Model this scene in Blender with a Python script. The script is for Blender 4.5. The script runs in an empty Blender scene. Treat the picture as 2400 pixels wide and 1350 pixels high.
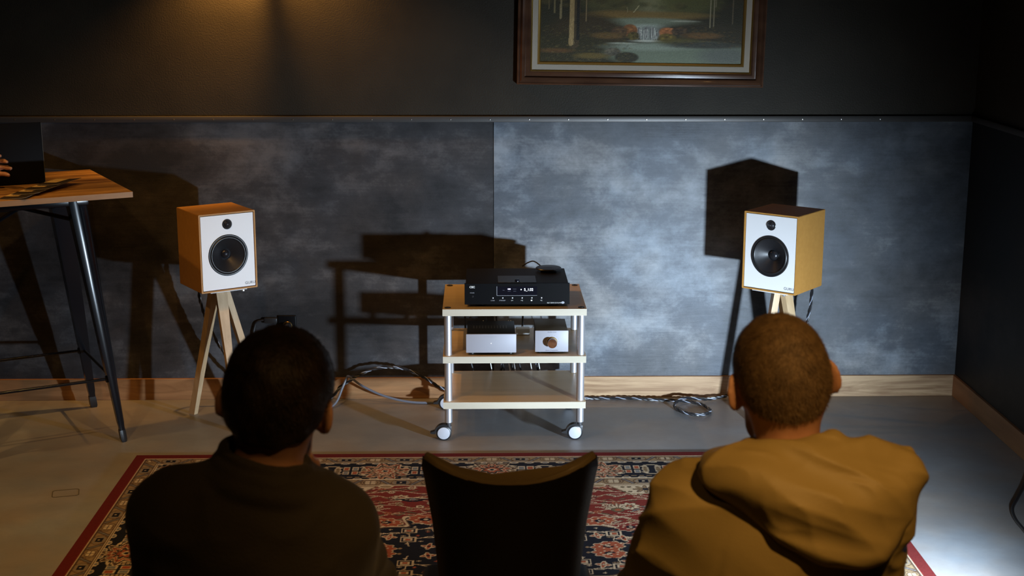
import bpy, bmesh, math, random
import numpy as np
from mathutils import Vector, Matrix, Euler
random.seed(7); rng = np.random.RandomState(11)
SC = bpy.context.scene
COL = SC.collection
PI = math.pi

# ------------------------------------------------------------------ camera
cam_d = bpy.data.cameras.new('camera'); cam = bpy.data.objects.new('camera', cam_d); COL.objects.link(cam)
cam_d.lens = 50.0; cam_d.sensor_width = 36.0; cam_d.sensor_fit = 'HORIZONTAL'
cam_d.clip_start = 0.05; cam_d.clip_end = 60
def _cam_matrix(pitch, yaw, roll, pos):
    cp, sp, cy, sy = math.cos(pitch), math.sin(pitch), math.cos(yaw), math.sin(yaw)
    fw = Vector((sy*cp, cy*cp, -sp)); rt = Vector((cy, -sy, 0)); up = rt.cross(fw)
    c, s = math.cos(roll), math.sin(roll)
    rt, up = rt*c + up*s, up*c - rt*s
    m = Matrix((rt, up, -fw)).transposed().to_4x4(); m.translation = pos
    return m
cam.matrix_world = _cam_matrix(math.radians(12.6), math.radians(1.3), math.radians(0.08), Vector((0, 0, 1.937)))
cam_d.dof.use_dof = True; cam_d.dof.focus_distance = 5.85; cam_d.dof.aperture_fstop = 6.3
SC.camera = cam

# ------------------------------------------------------------------ world, exposure
w = bpy.data.worlds.new('world'); SC.world = w; w.use_nodes = True
w.node_tree.nodes['Background'].inputs[0].default_value = (0.9, 0.75, 0.55, 1)
w.node_tree.nodes['Background'].inputs[1].default_value = 0.0
vs = SC.view_settings
vs.view_transform = 'Standard'; vs.look = 'None'; vs.exposure = 0.0; vs.gamma = 1.0; vs.use_curve_mapping = False

# ------------------------------------------------------------------ lights (each is the light of a lamp built further down)
WARM = (1.0, 0.54, 0.17); AMBER = (1.0, 0.48, 0.11); COLD = (0.67, 0.83, 1.0)
def spot(name, loc, target, power, color, angle, blend, radius):
    d = bpy.data.lights.new(name, 'SPOT'); d.energy = power; d.color = color
    d.spot_size = math.radians(angle); d.spot_blend = blend; d.shadow_soft_size = radius
    o = bpy.data.objects.new(name, d); COL.objects.link(o); o.location = loc
    o.rotation_euler = (Vector(target) - Vector(loc)).to_track_quat('-Z', 'Y').to_euler()
    return o
FLOOR_LAMP = ((1.68, 3.54, 0.31), (0.62, 5.9, 0.24))
L_floor = spot('floor_lamp_light', FLOOR_LAMP[0], FLOOR_LAMP[1], 690, COLD, 100, 1.0, 0.055)
CEIL_Z = 2.85
CEILING_LAMPS = [  # position, target, power, beam angle
    ((-0.85, 4.45, 2.62), (-1.0, 5.20, 0.0), 60, 90),
    ((0.85, 4.30, 2.62), (0.35, 5.4, 0.0), 17, 90),
    ((0.85, 1.15, 2.62), (0.52, 2.45, 0.95), 85, 58),
    ((-1.75, 3.6, 2.62), (-1.6, 4.7, 0.0), 58, 95),
    ((-2.35, 4.9, 2.62), (-1.9, 5.2, 0.0), 40, 105),
    ((-0.35, 1.2, 2.62), (-0.38, 2.45, 0.95), 7, 58),
]
L_ceil = [spot('ceiling_lamp_light', a, b, p, WARM, an, 1.0, 0.03) for a, b, p, an in CEILING_LAMPS]
WALL_LAMP = (-0.93, 6.22, 2.14)
L_wall = [spot('wall_lamp_light', (WALL_LAMP[0]-0.03, WALL_LAMP[1], WALL_LAMP[2]), (-1.10, 6.34, 1.84), 110, AMBER, 76, 1.0, 0.02),
          spot('wall_lamp_light', (WALL_LAMP[0]+0.03, WALL_LAMP[1], WALL_LAMP[2]), (-0.68, 6.34, 1.84), 68, AMBER, 76, 1.0, 0.02)]

# ------------------------------------------------------------------ materials
def mat(name, col, rough=0.5, metal=0.0, spec=0.5, col2=None, nscale=6.0, stretch=(1, 1, 1), detail=5.0,
        lo=0.35, hi=0.65, bump=0.0, bscale=80.0, bstretch=None, emit=None, estr=0.0, attr=None, coat=0.0, sheen=0.0):
    m = bpy.data.materials.new(name); m.use_nodes = True
    nt = m.node_tree; b = nt.nodes['Principled BSDF']; L = nt.links
    b.inputs['Base Color'].default_value = (*col, 1); b.inputs['Roughness'].default_value = rough
    b.inputs['Metallic'].default_value = metal; b.inputs['Specular IOR Level'].default_value = spec
    b.inputs['Coat Weight'].default_value = coat
    if sheen: b.inputs['Sheen Weight'].default_value = sheen
    tc = nt.nodes.new('ShaderNodeTexCoord')
    def noise(scale, st, det):
        mp = nt.nodes.new('ShaderNodeMapping'); mp.inputs['Scale'].default_value = st
        L.new(tc.outputs['Object'], mp.inputs['Vector'])
        n = nt.nodes.new('ShaderNodeTexNoise'); n.inputs['Scale'].default_value = scale; n.inputs['Detail'].default_value = det
        L.new(mp.outputs[0], n.inputs['Vector']); return n
    if attr:
        a = nt.nodes.new('ShaderNodeAttribute'); a.attribute_name = attr; L.new(a.outputs['Color'], b.inputs['Base Color'])
    elif col2 is not None:
        n = noise(nscale, stretch, detail)
        r = nt.nodes.new('ShaderNodeValToRGB'); r.color_ramp.elements[0].position = lo; r.color_ramp.elements[1].position = hi
        r.color_ramp.elements[0].color = (*col, 1); r.color_ramp.elements[1].color = (*col2, 1)
        L.new(n.outputs['Fac'], r.inputs[0]); L.new(r.outputs[0], b.inputs['Base Color'])
    if bump:
        n = noise(bscale, bstretch or (1, 1, 1), 4.0)
        bp = nt.nodes.new('ShaderNodeBump'); bp.inputs['Strength'].default_value = bump; bp.inputs['Distance'].default_value = 0.004
        L.new(n.outputs['Fac'], bp.inputs['Height']); L.new(bp.outputs[0], b.inputs['Normal'])
    if emit:
        b.inputs['Emission Color'].default_value = (*emit, 1); b.inputs['Emission Strength'].default_value = estr
    return m

def cloudy(name, dark, mid, light, rough, spec, seed, bump=0.25, lo=0.36, hi=0.66):
    """hand-painted mottled panel: clouds, dry brush strokes, canvas weave"""
    m = bpy.data.materials.new(name); m.use_nodes = True
    nt = m.node_tree; b = nt.nodes['Principled BSDF']; L = nt.links
    b.inputs['Roughness'].default_value = rough; b.inputs['Specular IOR Level'].default_value = spec
    tc = nt.nodes.new('ShaderNodeTexCoord')
    def noise(scale, st, det, rot=0.0, dist=0.0):
        mp = nt.nodes.new('ShaderNodeMapping'); mp.inputs['Scale'].default_value = st
        mp.inputs['Location'].default_value = (seed, seed*0.7, seed*1.3); mp.inputs['Rotation'].default_value = (0, rot, 0)
        L.new(tc.outputs['Object'], mp.inputs['Vector'])
        n = nt.nodes.new('ShaderNodeTexNoise'); n.inputs['Scale'].default_value = scale; n.inputs['Detail'].default_value = det
        n.inputs['Roughness'].default_value = 0.62; n.inputs['Distortion'].default_value = dist
        L.new(mp.outputs[0], n.inputs['Vector']); return n.outputs['Fac']
    def math_(op, a, bv):
        n = nt.nodes.new('ShaderNodeMath'); n.operation = op
        for i, v in enumerate((a, bv)):
            if isinstance(v, (int, float)): n.inputs[i].default_value = v
            else: L.new(v, n.inputs[i])
        return n.outputs[0]
    big = noise(1.25, (1.0, 1, 1.25), 3, 0.2, 0.15); medn = noise(3.6, (0.85, 1, 1.2), 7, -0.3, 0.25); blot = noise(13, (0.9, 1, 1.3), 6, 0.4, 0.3)
    brush = noise(8.0, (0.6, 1, 8.0), 6, 0.05, 0.2); fine = noise(90, (1, 1, 1), 3)
    v = math_('ADD', math_('MULTIPLY', big, 0.40), math_('MULTIPLY', medn, 0.34))
    v = math_('ADD', v, math_('MULTIPLY', blot, 0.14)); v = math_('ADD', v, math_('MULTIPLY', brush, 0.07)); v = math_('ADD', v, math_('MULTIPLY', fine, 0.05))
    r = nt.nodes.new('ShaderNodeValToRGB'); cr = r.color_ramp
    cr.elements[0].position = lo; cr.elements[0].color = (*dark, 1); cr.elements[1].position = hi; cr.elements[1].color = (*light, 1)
    e = cr.elements.new((lo+hi)/2); e.color = (*mid, 1)
    L.new(v, r.inputs[0])
    # slow drift between a bluish and a brownish grey
    hue = noise(2.2, (1, 1, 1), 3, 0.5)
    mx = nt.nodes.new('ShaderNodeMix'); mx.data_type = 'RGBA'; mx.blend_type = 'MULTIPLY'; mx.inputs[0].default_value = 1
    r2 = nt.nodes.new('ShaderNodeValToRGB'); r2.color_ramp.elements[0].position = 0.38; r2.color_ramp.elements[1].position = 0.62
    r2.color_ramp.elements[0].color = (1.0, 0.93, 0.86, 1); r2.color_ramp.elements[1].color = (0.86, 0.93, 1.0, 1)
    L.new(hue, r2.inputs[0]); L.new(r.outputs[0], mx.inputs[6]); L.new(r2.outputs[0], mx.inputs[7])
    L.new(mx.outputs[2], b.inputs['Base Color'])
    weave = math_('ADD', noise(420, (1, 1, 1), 2), math_('MULTIPLY', brush, 1.2))
    bp = nt.nodes.new('ShaderNodeBump'); bp.inputs['Strength'].default_value = bump; bp.inputs['Distance'].default_value = 0.002
    L.new(weave, bp.inputs['Height']); L.new(bp.outputs[0], b.inputs['Normal'])
    return m

def wood(name, dark, light, rough=0.45, spec=0.4, axis='X', freq=18.0, dist=3.0, knots=False):
    """straight grain running along `axis`"""
    m = bpy.data.materials.new(name); m.use_nodes = True
    nt = m.node_tree; b = nt.nodes['Principled BSDF']; L = nt.links
    b.inputs['Roughness'].default_value = rough; b.inputs['Specular IOR Level'].default_value = spec
    tc = nt.nodes.new('ShaderNodeTexCoord'); mp = nt.nodes.new('ShaderNodeMapping')
    st = {'X': (0.12, 1, 1), 'Y': (1, 0.12, 1), 'Z': (1, 1, 0.12)}[axis]
    mp.inputs['Scale'].default_value = st; L.new(tc.outputs['Object'], mp.inputs['Vector'])
    n = nt.nodes.new('ShaderNodeTexNoise'); n.inputs['Scale'].default_value = freq; n.inputs['Detail'].default_value = 9
    n.inputs['Roughness'].default_value = 0.6; n.inputs['Distortion'].default_value = dist if knots else 0.4
    L.new(mp.outputs[0], n.inputs['Vector'])
    r = nt.nodes.new('ShaderNodeValToRGB'); r.color_ramp.elements[0].position = 0.38 if knots else 0.3; r.color_ramp.elements[1].position = 0.62 if knots else 0.7
    r.color_ramp.elements[0].color = (*dark, 1); r.color_ramp.elements[1].color = (*light, 1)
    L.new(n.outputs['Fac'], r.inputs[0]); L.new(r.outputs[0], b.inputs['Base Color'])
    bp = nt.nodes.new('ShaderNodeBump'); bp.inputs['Strength'].default_value = 0.12; bp.inputs['Distance'].default_value = 0.002
    L.new(n.outputs['Fac'], bp.inputs['Height']); L.new(bp.outputs[0], b.inputs['Normal'])
    return m

M = {}
M['floor'] = cloudy('concrete floor', (0.19, 0.183, 0.180), (0.245, 0.238, 0.235), (0.32, 0.315, 0.31), 0.42, 0.35, 3.0, bump=0.12, lo=0.36, hi=0.66)
M['wall_dark'] = mat('dark brown wall paint', (0.021, 0.017, 0.011), 0.6, spec=0.22, col2=(0.031, 0.025, 0.016), nscale=3, bump=0.35, bscale=160)
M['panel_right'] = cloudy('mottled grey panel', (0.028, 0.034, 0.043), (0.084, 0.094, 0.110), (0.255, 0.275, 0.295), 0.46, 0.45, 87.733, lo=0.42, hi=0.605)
M['panel_left'] = cloudy('mottled slate panel', (0.016, 0.015, 0.0155), (0.042, 0.039, 0.040), (0.115, 0.107, 0.106), 0.58, 0.3, 8.2, lo=0.42, hi=0.60)
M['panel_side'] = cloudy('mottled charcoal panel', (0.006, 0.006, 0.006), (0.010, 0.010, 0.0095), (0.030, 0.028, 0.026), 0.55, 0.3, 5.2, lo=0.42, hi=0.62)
M['rail'] = mat('dark rail metal', (0.075, 0.070, 0.066), 0.42, metal=0.4)
M['nail'] = mat('bright nail', (0.55, 0.52, 0.48), 0.3, metal=1.0)
M['base_pine'] = wood('knotty pine', (0.26, 0.145, 0.068), (0.50, 0.33, 0.18), 0.5, axis='X', freq=13, knots=True, dist=2.4)
M['base_red'] = wood('reddish pine', (0.19, 0.090, 0.036), (0.34, 0.175, 0.075), 0.45, axis='X', freq=16, knots=True, dist=1.2)
M['base_side'] = wood('brown pine', (0.20, 0.10, 0.045), (0.32, 0.17, 0.08), 0.5, axis='Y', freq=16)
M['ceiling'] = mat('ceiling paint', (0.10, 0.085, 0.07), 0.8)
M['white'] = mat('white lacquer', (0.80, 0.80, 0.80), 0.42)
M['orange'] = mat('ochre leather wrap', (0.44, 0.215, 0.050), 0.5, spec=0.3, col2=(0.48, 0.240, 0.058), nscale=60, bump=0.12, bscale=500)
M['cone'] = mat('black cone', (0.012, 0.012, 0.014), 0.42, bump=0.05, bscale=300)
M['rubber'] = mat('black rubber', (0.014, 0.014, 0.015), 0.35)
M['dome'] = mat('dark metal dome', (0.03, 0.03, 0.035), 0.25, metal=0.6)
M['oak'] = wood('pale oak', (0.44, 0.30, 0.16), (0.62, 0.45, 0.27), 0.5, axis='Z', freq=40)
M['maple'] = wood('maple veneer', (0.58, 0.43, 0.25), (0.70, 0.54, 0.33), 0.38, axis='X', freq=14)
M['maple_edge'] = wood('maple edge band', (0.44, 0.40, 0.31), (0.53, 0.48, 0.38), 0.45, axis='X', freq=20)
M['alu'] = mat('brushed aluminium', (0.72, 0.73, 0.77), 0.36, metal=0.82, bump=0.05, bscale=200, bstretch=(8, 8, 0.3))
M['black'] = mat('satin black metal', (0.0035, 0.0035, 0.004), 0.40, spec=0.10, bump=0.04, bscale=600)
M['black_top'] = mat('matt black lid', (0.010, 0.009, 0.009), 0.5, spec=0.2, bump=0.05, bscale=700)
M['gloss'] = mat('gloss black window', (0.006, 0.006, 0.010), 0.12)
M['lidglass'] = mat('smoked disc lid', (0.028, 0.028, 0.031), 0.30)
M['silver'] = mat('silver anodised face', (0.325, 0.325, 0.36), 0.5, metal=0.1)
M['grey_top'] = mat('grey painted steel', (0.085, 0.075, 0.06), 0.5)
M['knob'] = mat('polished walnut knob', (0.060, 0.022, 0.010), 0.18, coat=0.6, col2=(0.12, 0.048, 0.020), nscale=40)
M['brass'] = mat('brass', (0.75, 0.52, 0.20), 0.28, metal=1.0)
M['print_white'] = mat('white print', (0.75, 0.75, 0.72), 0.6)
M['print_dim'] = mat('grey print', (0.32, 0.33, 0.36), 0.6)
M['print_dark'] = mat('dark print', (0.07, 0.07, 0.09), 0.6)
M['lcd_white'] = mat('lit digits', (0.8, 0.8, 0.8), 0.5, emit=(0.9, 0.93, 1.0), estr=1.3)
M['lcd_blue'] = mat('lit blue mark', (0.6, 0.6, 0.9), 0.5, emit=(0.48, 0.42, 1.0), estr=2.6)
M['grey_disc'] = mat('light grey plastic', (0.44, 0.46, 0.51), 0.45)
M['dark_plastic'] = mat('charcoal plastic', (0.045, 0.045, 0.05), 0.45)
M['cable_black'] = mat('black cable', (0.016, 0.016, 0.018), 0.38)
M['cable_pale'] = mat('pale blue grey cable', (0.30, 0.34, 0.42), 0.35)
M['cable_grey'] = mat('blue grey cable', (0.11, 0.12, 0.15), 0.42)
M['cable_white'] = mat('white cable', (0.78, 0.78, 0.78), 0.4)
M['steel_blk'] = mat('gloss black steel', (0.005, 0.006, 0.009), 0.20, metal=0.0, spec=0.40)
M['table_wood'] = wood('striped elm top', (0.13, 0.055, 0.014), (0.60, 0.33, 0.11), 0.38, axis='X', freq=19)
M['table_edge'] = wood('elm edge', (0.30, 0.19, 0.11), (0.48, 0.33, 0.20), 0.5, axis='X', freq=14)
M['lid_black'] = mat('black laptop lid', (0.003, 0.003, 0.004), 0.6, spec=0.15)
M['lid_edge'] = mat('grey laptop edge', (0.10, 0.11, 0.10), 0.4)
M['card_tan'] = mat('tan card', (0.66, 0.46, 0.18), 0.6)
M['card_black'] = mat('black card', (0.035, 0.024, 0.014), 0.5)
M['card_paper'] = mat('pale paper edge', (0.62, 0.58, 0.50), 0.6)
M['leather'] = mat('black leather', (0.006, 0.005, 0.004), 0.5, spec=0.25, bump=0.2, bscale=260)
M['leather_top_lit'] = mat('leather with painted top light', (0.12, 0.088, 0.042), 0.5, bump=0.2, bscale=260)  # lamplight on the chair's top edge painted in as paler leather
M['chair_leg'] = mat('dark chair wood', (0.025, 0.018, 0.012), 0.4)
M['skin'] = mat('skin', (0.47, 0.245, 0.15), 0.5, spec=0.35, col2=(0.53, 0.29, 0.185), nscale=30)
M['hair_black'] = mat('black hair', (0.016, 0.011, 0.007), 0.48, spec=0.3, col2=(0.034, 0.022, 0.013), nscale=40, bump=0.6, bscale=150, bstretch=(1, 1, 0.2))
M['hair_brown'] = mat('short brown hair', (0.095, 0.060, 0.029), 0.55, col2=(0.21, 0.138, 0.068), nscale=50, lo=0.3, hi=0.75, bump=0.5, bscale=420)
M['jacket_dark'] = mat('dark wool jacket', (0.034, 0.028, 0.019), 0.85, sheen=0.1, bump=0.3, bscale=180)
M['jacket_ochre'] = mat('ochre shell jacket', (0.38, 0.285, 0.105), 0.55, spec=0.4, bump=0.12, bscale=300)
M['trousers'] = mat('dark trousers', (0.020, 0.021, 0.026), 0.8, bump=0.2, bscale=200)
M['shirt_grey'] = mat('grey shirt', (0.10, 0.10, 0.11), 0.8)
M['shoe'] = mat('black shoe', (0.012, 0.011, 0.010), 0.4)
M['frame_brown'] = mat('walnut frame', (0.060, 0.026, 0.014), 0.30, coat=0.3, col2=(0.10, 0.046, 0.024), nscale=20, stretch=(0.3, 1, 1))
M['frame_gold'] = mat('gilt slip', (0.62, 0.38, 0.10), 0.30, metal=0.9)
M['liner'] = mat('linen liner', (0.42, 0.36, 0.28), 0.85, bump=0.2, bscale=500)
M['lamp_body'] = mat('lamp housing', (0.02, 0.02, 0.02), 0.5)
M['lamp_lens_cold'] = mat('cold lamp lens', (0.9, 0.9, 0.9), 0.3, emit=COLD, estr=4.0)
M['lamp_lens_warm'] = mat('warm lamp lens', (0.9, 0.8, 0.6), 0.3, emit=WARM, estr=4.0)
M['mark'] = mat('floor stain', (0.10, 0.085, 0.06), 0.5)
M['rug'] = mat('rug pile', (0.3, 0.1, 0.1), 0.95, spec=0.1, attr='Col', bump=0.5, bscale=700)
M['canvas'] = mat('oil on canvas', (0.3, 0.3, 0.3), 0.5, spec=0.35, attr='Col', bump=0.25, bscale=220)
M['rug_edge'] = mat('rug selvedge', (0.20, 0.03, 0.025), 0.95)

# ------------------------------------------------------------------ object helpers
def link(o, parent=None):
    COL.objects.link(o)
    if parent is not None: o.parent = parent
    return o
def thing(name, label, cat, loc=(0, 0, 0), rotz=0.0, group=None):
    o = bpy.data.objects.new(name, None); COL.objects.link(o); o.empty_display_size = 0.1
    o.location = loc; o.rotation_euler = (0, 0, rotz); o['label'] = label; o['category'] = cat
    if group: o['group'] = group
    return o
def tag(o, label, cat, group=None):
    o['label'] = label; o['category'] = cat
    if group: o['group'] = group
    return o
def structure(o):
    o['kind'] = 'structure'; return o
def copy_tree(o, parent=None):
    c = o.copy(); COL.objects.link(c); c.parent = parent
    for ch in [x for x in bpy.data.objects if x.parent == o]: copy_tree(ch, c)
    return c
def mesh_obj(name, verts, faces, m, parent=None, angle=40, smooth=True):
    me = bpy.data.meshes.new(name)
    if isinstance(verts, np.ndarray):
        n = len(verts); me.vertices.add(n); me.vertices.foreach_set('co', verts.astype(np.float32).ravel())
        k = faces.shape[1]; nf = len(faces)
        me.loops.add(nf*k); me.loops.foreach_set('vertex_index', faces.astype(np.int32).ravel())
        me.polygons.add(nf); me.polygons.foreach_set('loop_start', np.arange(0, nf*k, k, dtype=np.int32))
        me.update(calc_edges=True)
    else:
        me.from_pydata(verts, [], faces)
    fin(me, m, angle, smooth)
    return link(bpy.data.objects.new(name, me), parent)
def fin(me, m, angle=40, smooth=True):
    me.materials.append(M[m] if isinstance(m, str) else m)
    if smooth:
        me.polygons.foreach_set('use_smooth', np.ones(len(me.polygons), dtype=bool))
        if angle < 180: me.set_sharp_from_angle(angle=math.radians(angle))
    me.update()

class B:
    """collects shapes into one mesh"""
    def __init__(s): s.bm = bmesh.new()
    def _place(s, vs, mtx):
        if mtx is not None: bmesh.ops.transform(s.bm, matrix=mtx, verts=vs)
    def box(s, c, size, bevel=0.0, seg=2, mtx=None):
        vs = bmesh.ops.create_cube(s.bm, size=1.0)['verts']
        for v in vs: v.co = Vector((v.co.x*size[0]+c[0], v.co.y*size[1]+c[1], v.co.z*size[2]+c[2]))
        if bevel > 0:
            es = list({e for v in vs for e in v.link_edges})
            r = bmesh.ops.bevel(s.bm, geom=es, offset=bevel, segments=seg, affect='EDGES', profile=0.5)
            vs = list({v for f in r['faces'] for v in f.verts} | {v for v in vs if v.is_valid})
            vs = list({v for v0 in vs for f in v0.link_faces for v in f.verts})
        s._place(vs, mtx); return s
    def boxr(s, lo, hi, bevel=0.0, seg=2, mtx=None):
        lo = Vector(lo); hi = Vector(hi)
        return s.box((lo+hi)/2, hi-lo, bevel, seg, mtx)
    def ring(s, pts): return [s.bm.verts.new(p) for p in pts]
    def loft(s, rings, cap=True, closed=True):
        R = [s.ring(r) for r in rings]; n = len(R[0])
        for a, b in zip(R[:-1], R[1:]):
            for i in range(n if closed else n-1):
                j = (i+1) % n
                try: s.bm.faces.new((a[i], a[j], b[j], b[i]))
                except ValueError: pass
        if cap:
            try: s.bm.faces.new(R[0][::-1]); s.bm.faces.new(R[-1])
            except ValueError: pass
        return s
    def cyl(s, p0, p1, r0, r1=None, n=20, bevel=0.0):
        p0 = Vector(p0); p1 = Vector(p1); r1 = r0 if r1 is None else r1
        d = (p1-p0).normalized(); u = d.orthogonal().normalized(); v = d.cross(u)
        circ = lambda p, r: [p + (u*math.cos(2*PI*i/n) + v*math.sin(2*PI*i/n))*r for i in range(n)]
        if bevel: rs = [circ(p0, r0-bevel), circ(p0+d*bevel, r0), circ(p1-d*bevel, r1), circ(p1, r1-bevel)]
        else: rs = [circ(p0, r0), circ(p1, r1)]
        return s.loft(rs)
    def lathe(s, prof, n=40, mtx=None, cap=True):
        """profile (radius, height) turned round local Z, then placed by mtx"""
        mtx = mtx or Matrix()
        rs = [[mtx @ Vector((max(r, 1e-5)*math.cos(2*PI*i/n), max(r, 1e-5)*math.sin(2*PI*i/n), z)) for i in range(n)] for r, z in prof]
        return s.loft(rs, cap=cap)
    def tube(s, pts, r, n=8, r_end=None):
        pts = [Vector(p) for p in pts]; T = []
        for i in range(len(pts)):
            a = pts[max(i-1, 0)]; b = pts[min(i+1, len(pts)-1)]; T.append((b-a).normalized())
        u = T[0].orthogonal().normalized(); rs = []
        for i, p in enumerate(pts):
            u = (u - T[i]*u.dot(T[i])).normalized(); v = T[i].cross(u)
            rr = r if r_end is None else r + (r_end-r)*i/(len(pts)-1)
            rs.append([p + (u*math.cos(2*PI*k/n) + v*math.sin(2*PI*k/n))*rr for k in range(n)])
        return s.loft(rs)
    def prism(s, poly, z0, z1, mtx=None):
        mtx = mtx or Matrix()
        return s.loft([[mtx @ Vector((x, y, z0)) for x, y in poly], [mtx @ Vector((x, y, z1)) for x, y in poly]])
    def obj(s, name, m, parent=None, angle=40, smooth=True):
        bmesh.ops.recalc_face_normals(s.bm, faces=s.bm.faces[:])
        me = bpy.data.meshes.new(name); s.bm.to_mesh(me); s.bm.free()
        fin(me, m, angle, smooth)
        return link(bpy.data.objects.new(name, me), parent)

def spline(pts, n=10):
    """Catmull-Rom through the points"""
    P = [Vector(p) for p in pts]; P = [P[0]*2-P[1]] + P + [P[-1]*2-P[-2]]; out = []
    for i in range(1, len(P)-2):
        for k in range(n):
            t = k/n; a, b, c, d = P[i-1], P[i], P[i+1], P[i+2]
            out.append(0.5*((2*b) + (c-a)*t + (2*a-5*b+4*c-d)*t*t + (3*b-a-3*c+d)*t**3))
    out.append(P[-2]); return out
def text(name, body, size, m, parent, mtx, align='CENTER', extrude=0.0004, shear=0.0, spacing=1.0, offset=0.0):
    c = bpy.data.curves.new(name, 'FONT'); c.body = body; c.size = size; c.align_x = align; c.align_y = 'CENTER'
    c.extrude = extrude; c.shear = shear; c.space_character = spacing; c.resolution_u = 3; c.offset = offset
    t = bpy.data.objects.new('tmp', c); COL.objects.link(t)
    dg = bpy.context.evaluated_depsgraph_get(); me = bpy.data.meshes.new_from_object(t.evaluated_get(dg))
    bpy.data.objects.remove(t); bpy.data.curves.remove(c)
    me.transform(mtx); me.name = name; me.materials.clear(); me.materials.append(M[m])
    return link(bpy.data.objects.new(name, me), parent)
def front_text_matrix(x, y, z):          # lettering on a face that looks toward -Y
    return Matrix.Translation((x, y, z)) @ Matrix.Rotation(PI/2, 4, 'X')

# ------------------------------------------------------------------ the room
WY, WX, LX, BY = 6.343, 2.216, -3.4, -1.2
RAIL0, RAIL1 = 1.277, 1.304
structure(B().boxr((LX, BY, -0.1), (WX, WY, 0.0)).obj('floor', 'floor'))
structure(B().boxr((LX, BY, CEIL_Z), (WX, WY, CEIL_Z+0.1)).obj('ceiling', 'ceiling'))
wb = structure(B().boxr((LX-0.1, WY, -0.1), (WX+0.1, WY+0.12, CEIL_Z+0.1)).obj('wall_back', 'wall_dark'))
wr = structure(B().boxr((WX, BY, -0.1), (WX+0.12, WY, CEIL_Z+0.1)).obj('wall_right', 'wall_dark'))
structure(B().boxr((LX-0.12, BY, -0.1), (LX, WY, CEIL_Z+0.1)).obj('wall_left', 'wall_dark'))
structure(B().boxr((LX, BY-0.12, -0.1), (WX, BY, CEIL_Z+0.1)).obj('wall_rear', 'wall_dark'))
SEAM = 0.060; PT = 0.006
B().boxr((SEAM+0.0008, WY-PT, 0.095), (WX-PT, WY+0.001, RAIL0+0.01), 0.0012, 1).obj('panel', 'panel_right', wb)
B().boxr((LX+0.001, WY-PT, 0.095), (SEAM-0.0008, WY+0.001, RAIL0+0.01), 0.0012, 1).obj('panel', 'panel_left', wb)
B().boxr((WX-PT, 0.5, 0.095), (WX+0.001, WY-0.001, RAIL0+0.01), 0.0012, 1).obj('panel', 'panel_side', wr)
tr = structure(B().boxr((LX, WY-0.016, RAIL0), (WX-0.016, WY, RAIL1), 0.003, 2).obj('trim_1', 'rail'))
nail_me = None
for i in range(25):
    x = -2.05 + i*0.1745
    if x > WX-0.3: break
    if nail_me is None:
        o = B().lathe([(0.0034, 0), (0.003, 0.0014), (0.0, 0.002)], 10, Matrix.Rotation(PI/2, 4, 'X')).obj('nail', 'nail', tr); nail_me = o.data
    else:
        o = link(bpy.data.objects.new('nail', nail_me), tr)
    o.location = (x, WY-0.0158, (RAIL0+RAIL1)/2-0.001)
structure(B().boxr((WX-0.016, 0.5, RAIL0), (WX, WY, RAIL1), 0.003, 2).obj('trim_2', 'rail'))
bb = bpy.data.objects.new('baseboard_back', None); COL.objects.link(bb); structure(bb)
for x0, x1, mm in ((LX, 0.16, 'base_red'), (0.1608, 1.19, 'base_pine'), (1.1908, WX, 'base_pine')):
    o = B().boxr((x0, WY-0.020, 0.0), (x1, WY, 0.1005), 0.0015, 1).obj('board', mm, bb)
structure(B().boxr((WX-0.018, 0.5, 0.0), (WX, WY-0.0205, 0.1005), 0.0015, 1).obj('baseboard_right', 'base_side'))
# faint rectangular mark on the concrete
def rrect(w, h, r, n=5):
    return [(sx*(w/2-r) + r*math.cos(a0+PI/2*k/n), sy*(h/2-r) + r*math.sin(a0+PI/2*k/n))
            for sx, sy, a0 in ((1, 1, 0), (-1, 1, PI/2), (-1, -1, PI), (1, -1, 1.5*PI)) for k in range(n+1)]
b = B(); mx = Matrix.Translation((-1.575, 5.128, 0.0)) @ Matrix.Rotation(0.24, 4, 'Z')
o_ = [mx @ Vector((x, y, 0.0006)) for x, y in rrect(0.100, 0.078, 0.014)]; i_ = [mx @ Vector((x, y, 0.0006)) for x, y in rrect(0.092, 0.066, 0.010)]
b.loft([[p - Vector((0, 0, 0.0005)) for p in o_], o_, i_, [p - Vector((0, 0, 0.0005)) for p in i_]], cap=False)
tag(b.obj('floor_mark', 'mark'), 'faint dark rectangular outline on the concrete floor left of the rug', 'floor mark')

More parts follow.
